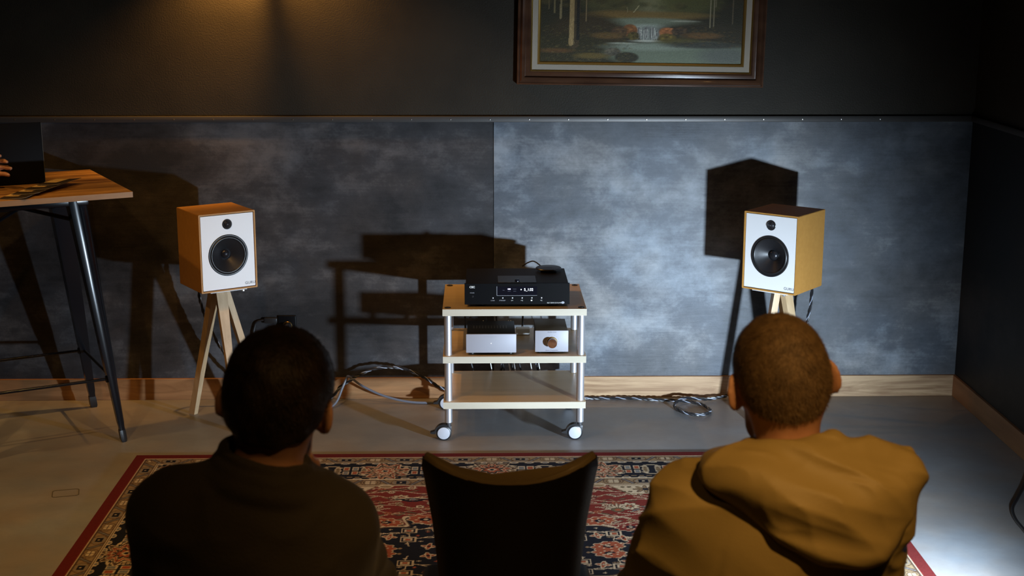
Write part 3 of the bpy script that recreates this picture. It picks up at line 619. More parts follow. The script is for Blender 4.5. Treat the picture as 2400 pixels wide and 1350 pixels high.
def make_stand(loc, rotz, feet, top, label):
    """three oak legs spread from under a white plate; feet in world xy"""
    t = thing('speaker_stand', label, 'speaker stand', (loc[0], loc[1], 0), 0, 'tripod stands under the loudspeakers')
    mx = Matrix.Rotation(rotz, 4, 'Z')
    b = B(); b.box((0, -0.018, top-0.003), (0.165, 0.19, 0.006), 0.0015, 2, mx); pl = b.obj('top_plate', 'white', t)
    b = B(); b.boxr((0.062, -0.113, top-0.013), (0.070, -0.1005, top-0.006), 0.001, 1, mx); b.obj('plate_clip', 'alu', pl)
    for fx, fy in feet:
        f = Vector((fx-loc[0], fy-loc[1], 0.0)); d = f.normalized(); a = d*0.022; a.z = top-0.006
        side = Vector((-d.y, d.x, 0))
        def ring(p, w, th): return [p+side*w/2+d*th/2, p-side*w/2+d*th/2, p-side*w/2-d*th/2, p+side*w/2-d*th/2]
        B().loft([ring(f, 0.022, 0.034), ring(f.lerp(a, 0.5), 0.029, 0.030), ring(a, 0.050, 0.026)]).obj('leg', 'oak', t, 30)
    return t
STAND_TOP = 0.612
spk = make_speaker(); spk.location = (-1.126, 6.0, STAND_TOP+0.0005); spk.rotation_euler.z = math.radians(32.5)
spk['label'] = 'ochre and white loudspeaker with brightly lit top, beside the high wooden table'; spk['group'] = 'pair of loudspeakers'
spk2 = copy_tree(spk); spk2.location = (1.2928, 5.93, STAND_TOP+0.0005); spk2.rotation_euler.z = math.radians(-39)
spk2['label'] = 'ochre and white loudspeaker with dark top, standing behind the ochre jacket man'
make_stand((-1.126, 6.0), math.radians(32.5), [(-1.286, 6.115), (-1.045, 5.85), (-0.965, 6.11)], STAND_TOP, 'pale oak tripod stand beside the high wooden table, under the loudspeaker')
make_stand((1.2928, 5.93), math.radians(-39), [(1.198, 5.925), (1.40, 5.79), (1.40, 6.10)], STAND_TOP, 'pale oak tripod stand mostly hidden behind the head of the ochre jacket man')

# ------------------------------------------------------------------ rolling equipment rack
RX0, RX1, RY0, RY1 = -0.157, 0.4385, 5.70, 6.18
rack = thing('equipment_rack', 'three-shelf maple rack with silver posts on castors against the wall', 'rack', ((RX0+RX1)/2, (RY0+RY1)/2, 0))
cxr, cyr = (RX0+RX1)/2, (RY0+RY1)/2; hw, hd = (RX1-RX0)/2, (RY1-RY0)/2
shelves = [0.573, 0.371, 0.173]; TH = 0.0285
posts = [(sx*(hw-0.021), sy*(hd-0.028)) for sx in (-1, 1) for sy in (-1, 1)]
for z in shelves:
    sh = B().boxr((-hw, -hd+0.0006, z-TH), (hw, hd, z), 0.0008, 1).obj('shelf', 'maple', rack)
    B().boxr((-hw, -hd, z-TH), (hw, -hd+0.0005, z), 0).obj('edge_band', 'maple_edge', sh)
for px, py in posts:
    for z0, z1 in ((shelves[1], shelves[0]-TH), (shelves[2], shelves[1]-TH), (0.078, shelves[2]-TH)):
        b = B(); b.lathe([(0.0, z0), (0.0150, z0+0.0003), (0.0158, z0+0.0015), (0.0158, z1-0.0015), (0.0150, z1-0.0003), (0.0, z1)], 28, Matrix.Translation((px, py, 0)), cap=False); b.obj('post', 'alu', rack, 30)
    B().lathe([(0.0, 0.0), (0.0135, 0.0002), (0.0135, 0.0022), (0.011, 0.0030), (0.006, 0.0030), (0.005, 0.0012), (0.0, 0.0012)], 20, Matrix.Translation((px, py, shelves[0])), cap=False).obj('bolt_cap', 'dark_plastic', rack)
    # castor, swivelled so that the wheel trails to the left
    r = 0.0325; c = Vector((px-0.021, py, r))
    b = B(); b.cyl((px, py, 0.060), (px, py, 0.079), 0.010, n=16); b.boxr((px-0.012, py-0.009, 0.040), (px+0.012, py+0.009, 0.064), 0.003, 2)
    cs = b.obj('castor', 'dark_plastic', rack)
    B().lathe([(0.0, -0.011), (r-0.004, -0.011), (r, -0.008), (r, 0.008), (r-0.004, 0.011), (0.0, 0.011)], 36, Matrix.Translation(c) @ Matrix.Rotation(PI/2, 4, 'X'), cap=False).obj('wheel', 'rubber', cs)
    for s in (-1, 1): B().lathe([(0.0, 0.0), (r-0.0065, 0.0), (r-0.0065, 0.0022), (r-0.009, 0.0032), (0.0, 0.0036)], 32, Matrix.Translation(c+Vector((0, s*0.0105, 0))) @ Matrix.Rotation(-s*PI/2, 4, 'X'), cap=False).obj('hub_cap', 'grey_disc', cs)
    b = B(); prof = []
    for k in range(9): a = math.radians(55+k*15); prof.append((c.x+(r+0.004)*math.cos(a), c.z+(r+0.004)*math.sin(a)))
    prof += [(c.x-r-0.014, c.z-0.002), (c.x-r-0.026, c.z+0.008), (c.x-r-0.012, c.z+0.016)]
    inner = [(c.x+(r+0.001)*math.cos(math.radians(55+k*15)), c.z+(r+0.001)*math.sin(math.radians(55+k*15))) for k in range(9)]
    outer = [(c.x+(r+0.007)*math.cos(math.radians(55+k*13)), c.z+(r+0.007)*math.sin(math.radians(55+k*13))) for k in range(9)]
    tip = [(c.x-r-0.006, c.z+0.010), (c.x-r-0.024, c.z+0.004), (c.x-r-0.024, c.z-0.001), (c.x-r-0.004, c.z-0.004)]
    sec = outer + tip + inner[::-1]
    b.loft([[(x, py-0.013, z) for x, z in sec], [(x, py+0.013, z) for x, z in sec]]); b.obj('brake_lever', 'rubber', cs)

# ------------------------------------------------------------------ disc player on the top shelf
S1 = shelves[0]
cd = thing('disc_player', 'wide black disc player with lit display on the top rack shelf', 'disc player', (0.1515, 5.74, S1))
B().boxr((-0.2125, 0.008, 0.012), (0.2125, 0.302, 0.1005), 0.0015, 1).obj('body', 'black_top', cd)
fp = B().boxr((-0.2175, 0.0, 0.0105), (0.2175, 0.0085, 0.1005), 0.001, 1).obj('front_panel', 'black', cd)
for sx in (-0.15, 0.15):
    for sy in (0.045, 0.25): B().lathe([(0.0, 0.0), (0.024, 0.0), (0.026, 0.003), (0.024, 0.0125), (0.0, 0.0125)], 24, Matrix.Translation((sx, sy, 0)), cap=False).obj('foot', 'rubber', cd)
lid = B(); lid.boxr((-0.080, 0.010, 0.1006), (0.080, 0.136, 0.1036), 0.001, 1); lid = lid.obj('disc_lid', 'lidglass', cd)
B().boxr((-0.081, 0.136, 0.1004), (0.081, 0.142, 0.1012)).obj('lid_gap', 'gloss', lid)
B().lathe([(0.0, 0.0), (0.0095, 0.0), (0.0095, 0.006), (0.008, 0.0095), (0.0, 0.010)], 24, Matrix.Translation((0.001, 0.022, 0.1036)), cap=False).obj('lid_knob', 'gloss', lid)
win = B().boxr((-0.083, -0.0007, 0.050), (0.083, 0.001, 0.087), 0.0003, 1).obj('display_window', 'gloss', cd)
for lo, hi in (((-0.0845, -0.0012, 0.049), (-0.083, 0.0005, 0.088)), ((-0.0845, -0.0012, 0.0485), (0.083, 0.0005, 0.0495))): B().boxr(lo, hi).obj('window_bevel', 'print_dim', win)
B().boxr((-0.039, -0.0012, 0.074), (-0.027, -0.0004, 0.0785), 0.0003, 1).obj('lit_mark', 'lcd_blue', win)
for x, z, w_ in ((-0.056, 0.071, 0.008), (-0.033, 0.067, 0.012), (-0.010, 0.076, 0.014), (-0.010, 0.067, 0.012)): B().boxr((x-w_/2, -0.0010, z-0.0007), (x+w_/2, -0.0004, z+0.0007)).obj('printed_line', 'print_dark', win)
B().lathe([(0.0, 0.0), (0.0026, 0.0), (0.0022, 0.0008), (0.0, 0.001)], 12, Matrix.Translation((0.0165, -0.0006, 0.074)) @ Matrix.Rotation(PI/2, 4, 'X'), cap=False).obj('lit_dot', 'lcd_white', win)
text('lit_digits', '5_1:32', 0.0155, 'lcd_white', win, front_text_matrix(0.0475, -0.0009, 0.0735), spacing=0.92, extrude=0.0002)
text('maker_name', 'CEC', 0.0120, 'print_white', fp, front_text_matrix(-0.186, -0.0004, 0.0845), spacing=0.95, extrude=0.0002, offset=0.0003)
text('lettering', 'POWER', 0.0052, 'print_dim', fp, front_text_matrix(-0.186, -0.0003, 0.060), extrude=0.0001)
B().lathe([(0.0, 0.0), (0.0045, 0.0), (0.0045, 0.0016), (0.0, 0.002)], 14, Matrix.Translation((-0.184, 0.0, 0.045)) @ Matrix.Rotation(PI/2, 4, 'X'), cap=False).obj('button', 'black_top', cd)
for i, s_ in enumerate(('LOAD', 'STANDBY', '|<<', '>>|', '#', '>/||')):
    x = -0.101+i*0.0402
    if s_ == '#': B().boxr((x-0.003, -0.0004, 0.0252), (x+0.003, 0.0002, 0.0302)).obj('stop_symbol', 'print_white', fp)
    else: text('lettering', s_, 0.0060, 'print_white' if i > 1 else 'print_dim', fp, front_text_matrix(x, -0.0003, 0.0275), extrude=0.0001)
    B().lathe([(0.0, 0.0), (0.0030, 0.0), (0.0028, 0.0016), (0.0, 0.0020)], 12, Matrix.Translation((x+0.001, 0.0, 0.0385)) @ Matrix.Rotation(PI/2, 4, 'X'), cap=False).obj('button', 'alu', cd)
text('lettering', 'BELT DRIVE CD PLAYER', 0.0058, 'print_white', fp, front_text_matrix(0.155, -0.0003, 0.0170), extrude=0.0001)
B().lathe([(0.0, 0.0), (0.0052, 0.0), (0.0052, 0.0004), (0.0, 0.0004)], 18, Matrix.Translation((0.190, -0.0002, 0.0180)) @ Matrix.Rotation(PI/2, 4, 'X') @ Matrix.Scale(1.3, 4, (1, 0, 0)), cap=False).obj('badge', 'print_dim', fp)
pk = thing('disc_clamp', 'round black disc clamp lying on top of the disc player', 'disc clamp', (0.293, 5.985, S1+0.1005))
B().lathe([(0.0, 0.0), (0.034, 0.0), (0.034, 0.006), (0.054, 0.010), (0.056, 0.013), (0.053, 0.016), (0.0, 0.019)], 48, cap=False).obj('dish', 'rubber', pk)
B().tube(spline([(-0.03, 0.045, 0.012), (-0.06, 0.06, 0.03), (-0.085, 0.075, 0.022), (-0.11, 0.09, 0.003)], 6), 0.0028, 8).obj('tether', 'cable_black', pk)

# ------------------------------------------------------------------ small amplifiers on the middle shelf
S2 = shelves[1]
am = thing('power_amplifier', 'wide silver-fronted amplifier with black vented top on the middle shelf', 'amplifier', (0.0435, 5.72, S2))
B().boxr((-0.1005, 0.007, 0.010), (0.1005, 0.232, 0.0905), 0.002, 2).obj('case', 'black', am)
af = B().boxr((-0.1045, 0.0, 0.011), (0.1045, 0.0075, 0.0910), 0.0022, 2).obj('front_panel', 'silver', am)
for k in range(12): B().boxr((-0.075+k*0.0125, 0.10, 0.0903), (-0.070+k*0.0125, 0.15, 0.0909)).obj('vent_slot', 'rubber', am)
for sx in (-0.08, 0.08):
    for sy in (0.03, 0.20): B().cyl((sx, sy, 0.0), (sx, sy, 0.0115), 0.010, n=16).obj('foot', 'rubber', am)
text('lettering', 'INTEGRATED AMP', 0.0058, 'print_dim', af, front_text_matrix(-0.002, -0.0002, 0.0800), extrude=0.0001, spacing=1.1)
text('lettering', 'STEREO', 0.0046, 'print_dim', af, front_text_matrix(0.0, -0.0002, 0.0735), extrude=0.0001)
text('lettering', 'POWER', 0.0042, 'print_dim', af, front_text_matrix(0.0, -0.0002, 0.0275), extrude=0.0001, spacing=1.2)
B().lathe([(0.0, 0.0), (0.0016, 0.0), (0.0012, 0.0008), (0.0, 0.001)], 10, Matrix.Translation((0.0, 0.0, 0.0515)) @ Matrix.Rotation(PI/2, 4, 'X'), cap=False).obj('power_light', 'lcd_white', am)
pa = thing('preamplifier', 'small silver-fronted preamplifier with round brown knob on the middle shelf', 'preamplifier', (0.2965, 5.74, S2))
B().boxr((-0.067, 0.005, 0.008), (0.067, 0.212, 0.0990), 0.002, 2).obj('case', 'grey_top', pa)
pf = B().boxr((-0.0695, 0.0, 0.0085), (0.0695, 0.0055, 0.1000), 0.0014, 2).obj('front_panel', 'silver', pa)
kn = B().lathe([(0.0, 0.0), (0.0185, 0.0), (0.0195, 0.004), (0.0205, 0.026), (0.0190, 0.031), (0.0, 0.0325)], 40, Matrix.Translation((0.001, 0.0, 0.051)) @ Matrix.Rotation(PI/2, 4, 'X'), cap=False).obj('volume_knob', 'knob', pa)
B().lathe([(0.0212, 0.0), (0.0225, 0.0015), (0.0212, 0.003), (0.0195, 0.003)], 40, Matrix.Translation((0.001, 0.0, 0.051)) @ Matrix.Rotation(PI/2, 4, 'X'), cap=False).obj('knob_shadow_ring', 'brass', kn)  # stands for the knob's warm-tinted shadow, shaped as a brass ring
for k in range(13):
    a = math.radians(220-k*260/12); B().box((0.001+0.0295*math.cos(a), -0.0002, 0.051+0.0295*math.sin(a)), (0.0014, 0.0005, 0.0014)).obj('scale_mark', 'print_dark', pf)
text('lettering', 'Audio Line', 0.0072, 'print_dark', pf, front_text_matrix(0.0, -0.0002, 0.0935), extrude=0.0001, shear=0.3, spacing=1.15)
text('lettering', 'Stereo Preamplifier', 0.0068, 'print_dark', pf, front_text_matrix(0.0, -0.0002, 0.0150), extrude=0.0001, shear=0.3)
for k in range(5): B().boxr((-0.03+k*0.008, 0.10, 0.0986), (-0.026+k*0.008, 0.118, 0.0994)).obj('vent_slot', 'rubber', pa)
for sx in (-0.05, 0.05):
    for sy in (0.03, 0.18): B().cyl((sx, sy, 0.0), (sx, sy, 0.009), 0.008, n=14).obj('foot', 'rubber', pa)
ad = thing('added_box', 'white added box between the two amplifiers at the back of the shelf', 'added box', (0.186, 6.07, S2))  # white box added where lit wall shows between the amplifiers
B().boxr((-0.030, -0.022, 0.0), (0.030, 0.022, 0.030), 0.005, 3).obj('added_box_body', 'white', ad)
B().tube(spline([(0.0, 0.022, 0.015), (0.0, 0.06, 0.02), (0.005, 0.10, -0.03), (0.0, 0.115, -0.12)], 6), 0.0028, 8).obj('added_box_cord', 'cable_white', ad)

# ------------------------------------------------------------------ cables
def twisted(name, pts, label, r=0.0042, pitch=0.075, group='twisted speaker cables', extra_pale=True):
    P = spline(pts, 14); t = thing(name, label, 'cable', P[0], 0, group)
    L = [0.0]
    for a, b in zip(P[:-1], P[1:]): L.append(L[-1]+(b-a).length)
    n = max(int(L[-1]/0.007), 20); Q = []; j = 0
    for k in range(n+1):
        d = L[-1]*k/n
        while j < len(L)-2 and L[j+1] < d: j += 1
        f = (d-L[j])/max(L[j+1]-L[j], 1e-6); Q.append(P[j].lerp(P[j+1], f))
    up = Vector((0.3, 0.2, 1)).normalized(); strands = [[], [], []]
    for k, q in enumerate(Q):
        T = (Q[min(k+1, n)]-Q[max(k-1, 0)]).normalized(); u = (up-T*up.dot(T)).normalized(); v = T.cross(u); up = u
        ph = 2*PI*(L[-1]*k/n)/pitch
        for s in range(3):
            a = ph+s*2*PI/3; strands[s].append(q-P[0]+(u*math.cos(a)+v*math.sin(a))*r*0.95)
    for s, m in enumerate(('cable_black', 'cable_pale' if extra_pale else 'cable_black', 'cable_black')):
        B().tube(strands[s], r*(0.48 if s == 1 and extra_pale else 1.0), 6).obj('strand', m, t)
    return t
twisted('speaker_cable', [(0.25, 6.25, 0.20), (0.30, 6.28, 0.05), (0.42, 6.298, 0.0095), (0.675, 6.283, 0.0095), (0.80, 6.255, 0.0095), (0.925, 6.235, 0.0095), (1.005, 6.180, 0.0095), (1.028, 6.075, 0.0095), (0.972, 6.026, 0.0095),
        (0.902, 6.070, 0.0095), (0.878, 6.160, 0.014), (0.93, 6.222, 0.026), (1.044, 6.248, 0.014), (1.15, 6.285, 0.022), (1.22, 6.300, 0.05), (1.33, 6.27, 0.12), (1.43, 6.19, 0.28), (1.462, 6.13, 0.44), (1.466, 6.115, 0.58), (1.44, 6.10, 0.66), (1.385, 6.050, 0.672)],
        'black and pale twisted cable with a loop on the floor behind the rug')
twisted('speaker_cable', [(-1.205, 6.125, 0.672), (-1.245, 6.17, 0.655), (-1.252, 6.20, 0.53), (-1.238, 6.215, 0.44), (-1.198, 6.22, 0.33), (-1.150, 6.225, 0.24), (-1.06, 6.24, 0.12), (-0.95, 6.24, 0.03), (-0.82, 6.22, 0.0095), (-0.697, 6.25, 0.022), (-0.636, 6.25, 0.084), (-0.538, 6.25, 0.144), (-0.46, 6.25, 0.17), (-0.363, 6.25, 0.167), (-0.266, 6.25, 0.128), (-0.179, 6.255, 0.071), (-0.05, 6.26, 0.03), (0.08, 6.26, 0.12), (0.10, 6.24, 0.25)],
        'dark twisted cable arching up left of the rack in front of the baseboard')
def cable(name, pts, r, m, label, group=None, n=8):
    P = spline(pts, 8); t = thing(name, label, 'cable', P[0], 0, group)
    B().tube([p-P[0] for p in P], r, n).obj('cord', m, t); return t
cable('grey_cable', [(-1.00, 6.05, 0.006), (-0.85, 6.10, 0.006), (-0.715, 6.145, 0.006), (-0.66, 6.19, 0.020), (-0.628, 6.235, 0.085), (-0.611, 6.25, 0.122), (-0.598, 6.25, 0.128), (-0.539, 6.25, 0.083), (-0.443, 6.24, 0.040), (-0.326, 6.235, 0.012), (-0.19, 6.235, 0.007), (0.05, 6.24, 0.007)], 0.0055, 'cable_grey', 'smooth blue-grey cable with a sharp bend, left of the rack')
for k, (x0, x1, dx, m, lb) in enumerate(((0.006, 0.040, 0.02, 'cable_white', 'leftmost thin white cord hanging under the middle shelf'), (0.122, 0.124, 0.01, 'cable_white', 'upright thin white cord hanging under the middle shelf'), (0.135, 0.147, 0.0, 'cable_white', 'thin white cord beside the upright one under the middle shelf'),
        (0.305, 0.225, -0.02, 'cable_white', 'curved white cord under the preamplifier, nearer the rack centre'), (0.345, 0.262, -0.02, 'cable_white', 'curved white cord under the preamplifier, nearer the right posts'))):
    cable('signal_cord', [(x0+dx*0.3, 6.205, 0.40), (x0, 6.212, 0.335), ((x0*0.45+x1*0.55), 6.216, 0.27), (x1, 6.218, 0.22), (x1+0.02, 6.22, 0.10), (x1+0.03, 6.24, 0.006)], 0.0022, m, lb, 'cords hanging behind the rack')
for k, (x0, x1, lb) in enumerate(((-0.07, -0.05, 'black mains cord near the left posts under the middle shelf'), (0.02, 0.09, 'black mains cord slanting under the wide amplifier'), (0.07, 0.13, 'black mains cord slanting at the rack centre'), (0.19, 0.17, 'black mains cord hanging right of the rack centre'))):
    cable('mains_cord', [(x0, 6.215, 0.42), (x0*0.8+x1*0.2, 6.232, 0.33), (x1, 6.242, 0.22), (x1+0.03, 6.252, 0.10), (x1+0.05, 6.265, 0.008)], 0.0042, 'cable_black', lb, 'cords hanging behind the rack')
# wall socket with plug
so = thing('wall_socket', 'black wall socket plate with a plug above the dark-haired man', 'wall socket', (-0.884, WY-PT, 0.337))
B().boxr((-0.041, -0.010, -0.060), (0.041, 0.0, 0.060), 0.004, 3).obj('plate', 'black', so)
B().lathe([(0.021, 0.0), (0.021, 0.003), (0.019, 0.005), (0.0175, 0.003)], 32, Matrix.Translation((0.002, -0.0095, 0.012)) @ Matrix.Rotation(PI/2, 4, 'X'), cap=False).obj('socket_ring', 'brass', so)
B().lathe([(0.0, 0.0), (0.0170, 0.0), (0.0160, 0.030), (0.012, 0.036), (0.0, 0.037)], 28, Matrix.Translation((0.002, -0.0095, 0.012)) @ Matrix.Rotation(PI/2, 4, 'X'), cap=False).obj('plug', 'rubber', so)
B().tube(spline([(0.002, -0.04, 0.010), (-0.02, -0.07, -0.01), (-0.03, -0.06, -0.12), (-0.04, -0.05, -0.25), (0.02, -0.07, -0.325)], 8), 0.0045, 8).obj('cord', 'cable_black', so)
pg = thing('wall_plug', 'dark cord and plug fixed to the wall left of the black socket', 'plug', (-0.962, WY-PT, 0.378))
B().boxr((-0.026, -0.020, -0.016), (0.034, 0.0, 0.010), 0.005, 2).obj('plug_body', 'rubber', pg)
B().tube(spline([(-0.02, -0.012, 0.0), (-0.055, -0.012, -0.008), (-0.070, -0.012, -0.035), (-0.075, -0.015, -0.10), (-0.07, -0.02, -0.372)], 8), 0.0042, 8).obj('cord', 'cable_black', pg)

# ------------------------------------------------------------------ high table
TZ = 1.073
tab = thing('high_table', 'high square table with striped wooden top and black steel legs', 'table', (-1.386, 5.652, 0), math.atan2(0.465, 0.885))
# local frame: -x along the front edge away from the camera-side corner, +y along the right edge
TL, TD = 0.72, 0.735
top = B().boxr((-TL, 0, TZ-0.0235), (0, TD, TZ), 0.0015, 2).obj('tabletop', 'table_wood', tab)
B().boxr((-TL, -0.0006, TZ-0.0228), (0, 0.0, TZ-0.0008)).obj('edge_band', 'table_edge', top)
eb = B().boxr((0, 0.0, TZ-0.0228), (0.0006, TD, TZ-0.0008)); eb.obj('edge_band', 'table_edge', top)
def leg_pts(sx, sy):      # sx 0 = right pair, 1 = left pair ; sy 0 = front, 1 = rear
    tx = -0.185 if sx == 0 else -TL+0.185; fx = -0.062 if sx == 0 else -TL+0.062
    ty = 0.170 if sy == 0 else TD-0.165; fy = 0.125 if sy == 0 else TD-0.055
    return Vector((tx, ty, TZ-0.028)), Vector((fx, fy, 0.0))
for sx in (0, 1):
    for sy in (0, 1):
        a, f = leg_pts(sx, sy); ox = 1 if sx == 0 else -1; oy = -1 if sy == 0 else 1
        def sec(t, w, w2):
            p = a.lerp(f, t); out = []
            n = 7; rr = w*0.80                    # channel: rounded outer corner, two flanges
            for k in range(n): q = PI/2*k/(n-1); out.append(p+Vector((ox*(w/2-rr+rr*math.cos(q)), oy*(w2/2-rr+rr*math.sin(q)), 0)))
            out.append(p+Vector((-ox*w/2, oy*w2/2, 0))); out.append(p+Vector((-ox*w/2, -oy*w2/2, 0))); out.append(p+Vector((ox*w/2, -oy*w2/2, 0)))
            return out
        lg = B().loft([sec(0.0, 0.084, 0.084), sec(0.06, 0.080, 0.080), sec(0.35, 0.064, 0.064), sec(0.70, 0.046, 0.046), sec(0.72, 0.042, 0.042), sec(0.92, 0.030, 0.030), sec(0.935, 0.026, 0.026), sec(0.965, 0.025, 0.025)]).obj('leg', 'steel_blk', tab, 35)
        B().loft([sec(0.950, 0.028, 0.028), sec(0.962, 0.030, 0.030), sec(0.99, 0.030, 0.030), sec(1.0, 0.024, 0.024)]).obj('foot_cap', 'rubber', lg)
        q = a.lerp(f, 0.735)+Vector((-ox*0.022, 0, 0)); B().box(q, (0.012, 0.022, 0.026), 0.003, 2).obj('bracket', 'steel_blk', lg)
b = B()
b.boxr((-TL+0.15, 0.130, TZ-0.062), (-0.15, 0.142, TZ-0.0235), 0.003, 2); b.boxr((-TL+0.15, TD-0.145, TZ-0.062), (-0.15, TD-0.133, TZ-0.0235), 0.003, 2)
b.boxr((-TL+0.145, 0.135, TZ-0.062), (-TL+0.157, TD-0.14, TZ-0.0235), 0.003, 2); b.boxr((-0.157, 0.135, TZ-0.062), (-0.145, TD-0.14, TZ-0.0235), 0.003, 2)
b.obj('apron', 'steel_blk', tab)
for s0, s1 in (((0, 0), (1, 1)), ((0, 1), (1, 0))):
    p0, f0 = leg_pts(*s0); p1, f1 = leg_pts(*s1); B().tube([p0.lerp(f0, 0.10), ((p0+p1)/2)+Vector((0, 0, -0.055 if s0[1] else -0.065)), p1.lerp(f1, 0.10)], 0.0085, 8).obj('cross_brace', 'steel_blk', tab)
for s0, s1 in (((0, 0), (1, 0)), ((0, 1), (1, 1)), ((0, 0), (0, 1)), ((1, 0), (1, 1))):
    p0, f0 = leg_pts(*s0); p1, f1 = leg_pts(*s1); z = 0.735; q0 = p0.lerp(f0, z); q1 = p1.lerp(f1, z)
    B().tube([q0, q1], 0.0062, 10).obj('stretcher', 'steel_blk', tab)
TROT = Matrix.Translation((-1.386, 5.652, 0)) @ Matrix.Rotation(math.atan2(0.465, 0.885), 4, 'Z')
# laptop: open, its lid turned to the camera
lp_loc = Vector((-1.800, 5.885, TZ)); lp = thing('laptop', 'black laptop with upright lid on the high table', 'laptop', lp_loc, math.atan2(0.465, 0.885)-0.02)
ld = B(); ld.boxr((-0.36, -0.003, 0.004), (0.0, 0.003, 0.252), 0.002, 2, Matrix.Rotation(math.radians(-3), 4, 'X')); ldo = ld.obj('lid', 'lid_black', lp)
ed = B(); ed.boxr((-0.0002, -0.0031, 0.006), (0.0012, 0.0031, 0.250), 0, 1, Matrix.Rotation(math.radians(-3), 4, 'X')); ed.obj('lid_edge', 'lid_edge', ldo)
B().boxr((-0.36, 0.004, 0.0005), (0.0, 0.235, 0.014), 0.003, 2).obj('keyboard_base', 'lid_black', lp)
# fanned leaflets
def leaflet(x, y, rz, z, label):
    p = TROT @ Vector((x, y, TZ+z)); t = thing('leaflet', label, 'leaflet', p, math.atan2(0.465, 0.885)+rz, 'leaflets fanned on the high table')
    def sheet(x0, x1, y0, y1, name, m, zo, curl):
        nx = 7; V = []; Fc = []
        for k in range(2):
            for j in range(2):
                for i in range(nx): xx = x0+(x1-x0)*i/(nx-1); V.append((xx, y0+(y1-y0)*j, zo+curl*((xx+0.045)/0.09)**2*0.006+k*0.0008))
        ix = lambda k, j, i: k*2*nx+j*nx+i
        for i in range(nx-1):
            Fc += [(ix(1, 0, i), ix(1, 0, i+1), ix(1, 1, i+1), ix(1, 1, i)), (ix(0, 0, i), ix(0, 1, i), ix(0, 1, i+1), ix(0, 0, i+1)), (ix(0, 0, i), ix(0, 0, i+1), ix(1, 0, i+1), ix(1, 0, i)), (ix(0, 1, i), ix(1, 1, i), ix(1, 1, i+1), ix(0, 1, i+1))]
        Fc += [(ix(0, 0, 0), ix(1, 0, 0), ix(1, 1, 0), ix(0, 1, 0)), (ix(0, 0, nx-1), ix(0, 1, nx-1), ix(1, 1, nx-1), ix(1, 0, nx-1))]
        return mesh_obj(name, V, Fc, m, t, 30)
    sheet(-0.055, 0.055, -0.085, 0.085, 'paper', 'card_paper', 0.0004, 1.0)
    sheet(-0.055, 0.0, -0.02, 0.085, 'tan_panel', 'card_tan', 0.0014, 1.0)
    sheet(-0.055, 0.055, -0.085, -0.0205, 'black_panel', 'card_black', 0.0014, 1.0); sheet(0.0005, 0.055, -0.02, 0.085, 'black_panel', 'card_black', 0.0014, 1.0)
for k, lb in enumerate(('tan and black leaflet nearest the table front edge, bottom of the fan', 'tan and black leaflet second from the front edge in the fan', 'tan and black leaflet third from the front edge in the fan', 'tan and black leaflet at the rear right end of the fan')):
    leaflet(-0.415+k*0.062, 0.085+k*0.062, -0.55-k*0.05, 0.0006+k*0.0055, lb)

# ------------------------------------------------------------------ chairs
def make_chair():
    t = thing('dining_chair', '', 'chair')
    # backrest: scooped top, wrapping forward at both edges, narrower below
    def sec(z, hw, dy, sag):
        out = []; n = 13
        for side in (0, 1):
            for k in range(n):
                s = -1+2*k/(n-1); s = s if side == 0 else -s
                x = hw*s; y = 0.055*s*s*abs(s)**0.5 + dy; edge = abs(s)**8
                th = 0.022*(1-0.55*edge)
                zz = z-sag*(1-s*s)
                out.append((x, y+(th if side else -th), zz))
        return out
    lv = [(0.40, 0.148, 0.010, 0), (0.47, 0.152, 0.0, 0), (0.60, 0.160, -0.028, 0.0), (0.74, 0.172, -0.060, 0.0), (0.84, 0.186, -0.082, 0.012), (0.882, 0.193, -0.090, 0.030), (0.900, 0.191, -0.093, 0.040)]
    b = B(); b.loft([sec(*l) for l in lv]); bk = b.obj('backrest', 'leather', t, 60)
    def strip(z, hw, dy, sag):
        out = []; n = 13
        for side in (0, 1):
            for k in range(n):
                s = -1+2*k/(n-1); s = s if side == 0 else -s
                th = 0.0205*(1-0.6*abs(s)**8); out.append((hw*s, 0.055*s*s*abs(s)**0.5+dy+(th if side else -th), z-sag*(1-s*s)))
        return out
    b = B(); b.loft([strip(0.898, 0.1885, -0.093, 0.040), strip(0.9065, 0.1845, -0.0935, 0.0405), strip(0.909, 0.180, -0.0935, 0.041)]); b.obj('top_lit_band', 'leather_top_lit', bk, 60)
    b = B(); b.box((0, 0.215, 0.408), (0.43, 0.45, 0.085), 0.028, 4); b.obj('seat', 'leather', t, 60)
    for sx in (-1, 1):
        B().loft([[(sx*0.165+dx, 0.385+dy, 0.0) for dx, dy in ((-0.014, -0.014), (0.014, -0.014), (0.014, 0.014), (-0.014, 0.014))], [(sx*0.180+dx, 0.395+dy, 0.40) for dx, dy in ((-0.021, -0.021), (0.021, -0.021), (0.021, 0.021), (-0.021, 0.021))]]).obj('leg', 'chair_leg', t, 30)
        B().loft([[(sx*0.165+dx, -0.045+dy, 0.0) for dx, dy in ((-0.014, -0.014), (0.014, -0.014), (0.014, 0.014), (-0.014, 0.014))], [(sx*0.175+dx, 0.025+dy, 0.40) for dx, dy in ((-0.021, -0.021), (0.021, -0.021), (0.021, 0.021), (-0.021, 0.021))]]).obj('leg', 'chair_leg', t, 30)
    return t
ch = make_chair(); ch.location = (0.063, 2.99, 0); ch['label'] = 'empty black leather dining chair between the two seated men'; ch['group'] = 'black leather dining chairs'
for x, y, rz, lb in ((-0.40, 2.255, 0.0, 'black leather dining chair under the man in the dark jacket'), (0.535, 2.285, 0.0, 'black leather dining chair under the man in the ochre jacket')):
    c = copy_tree(ch); c.location = (x, y, 0); c.rotation_euler.z = rz; c['label'] = lb

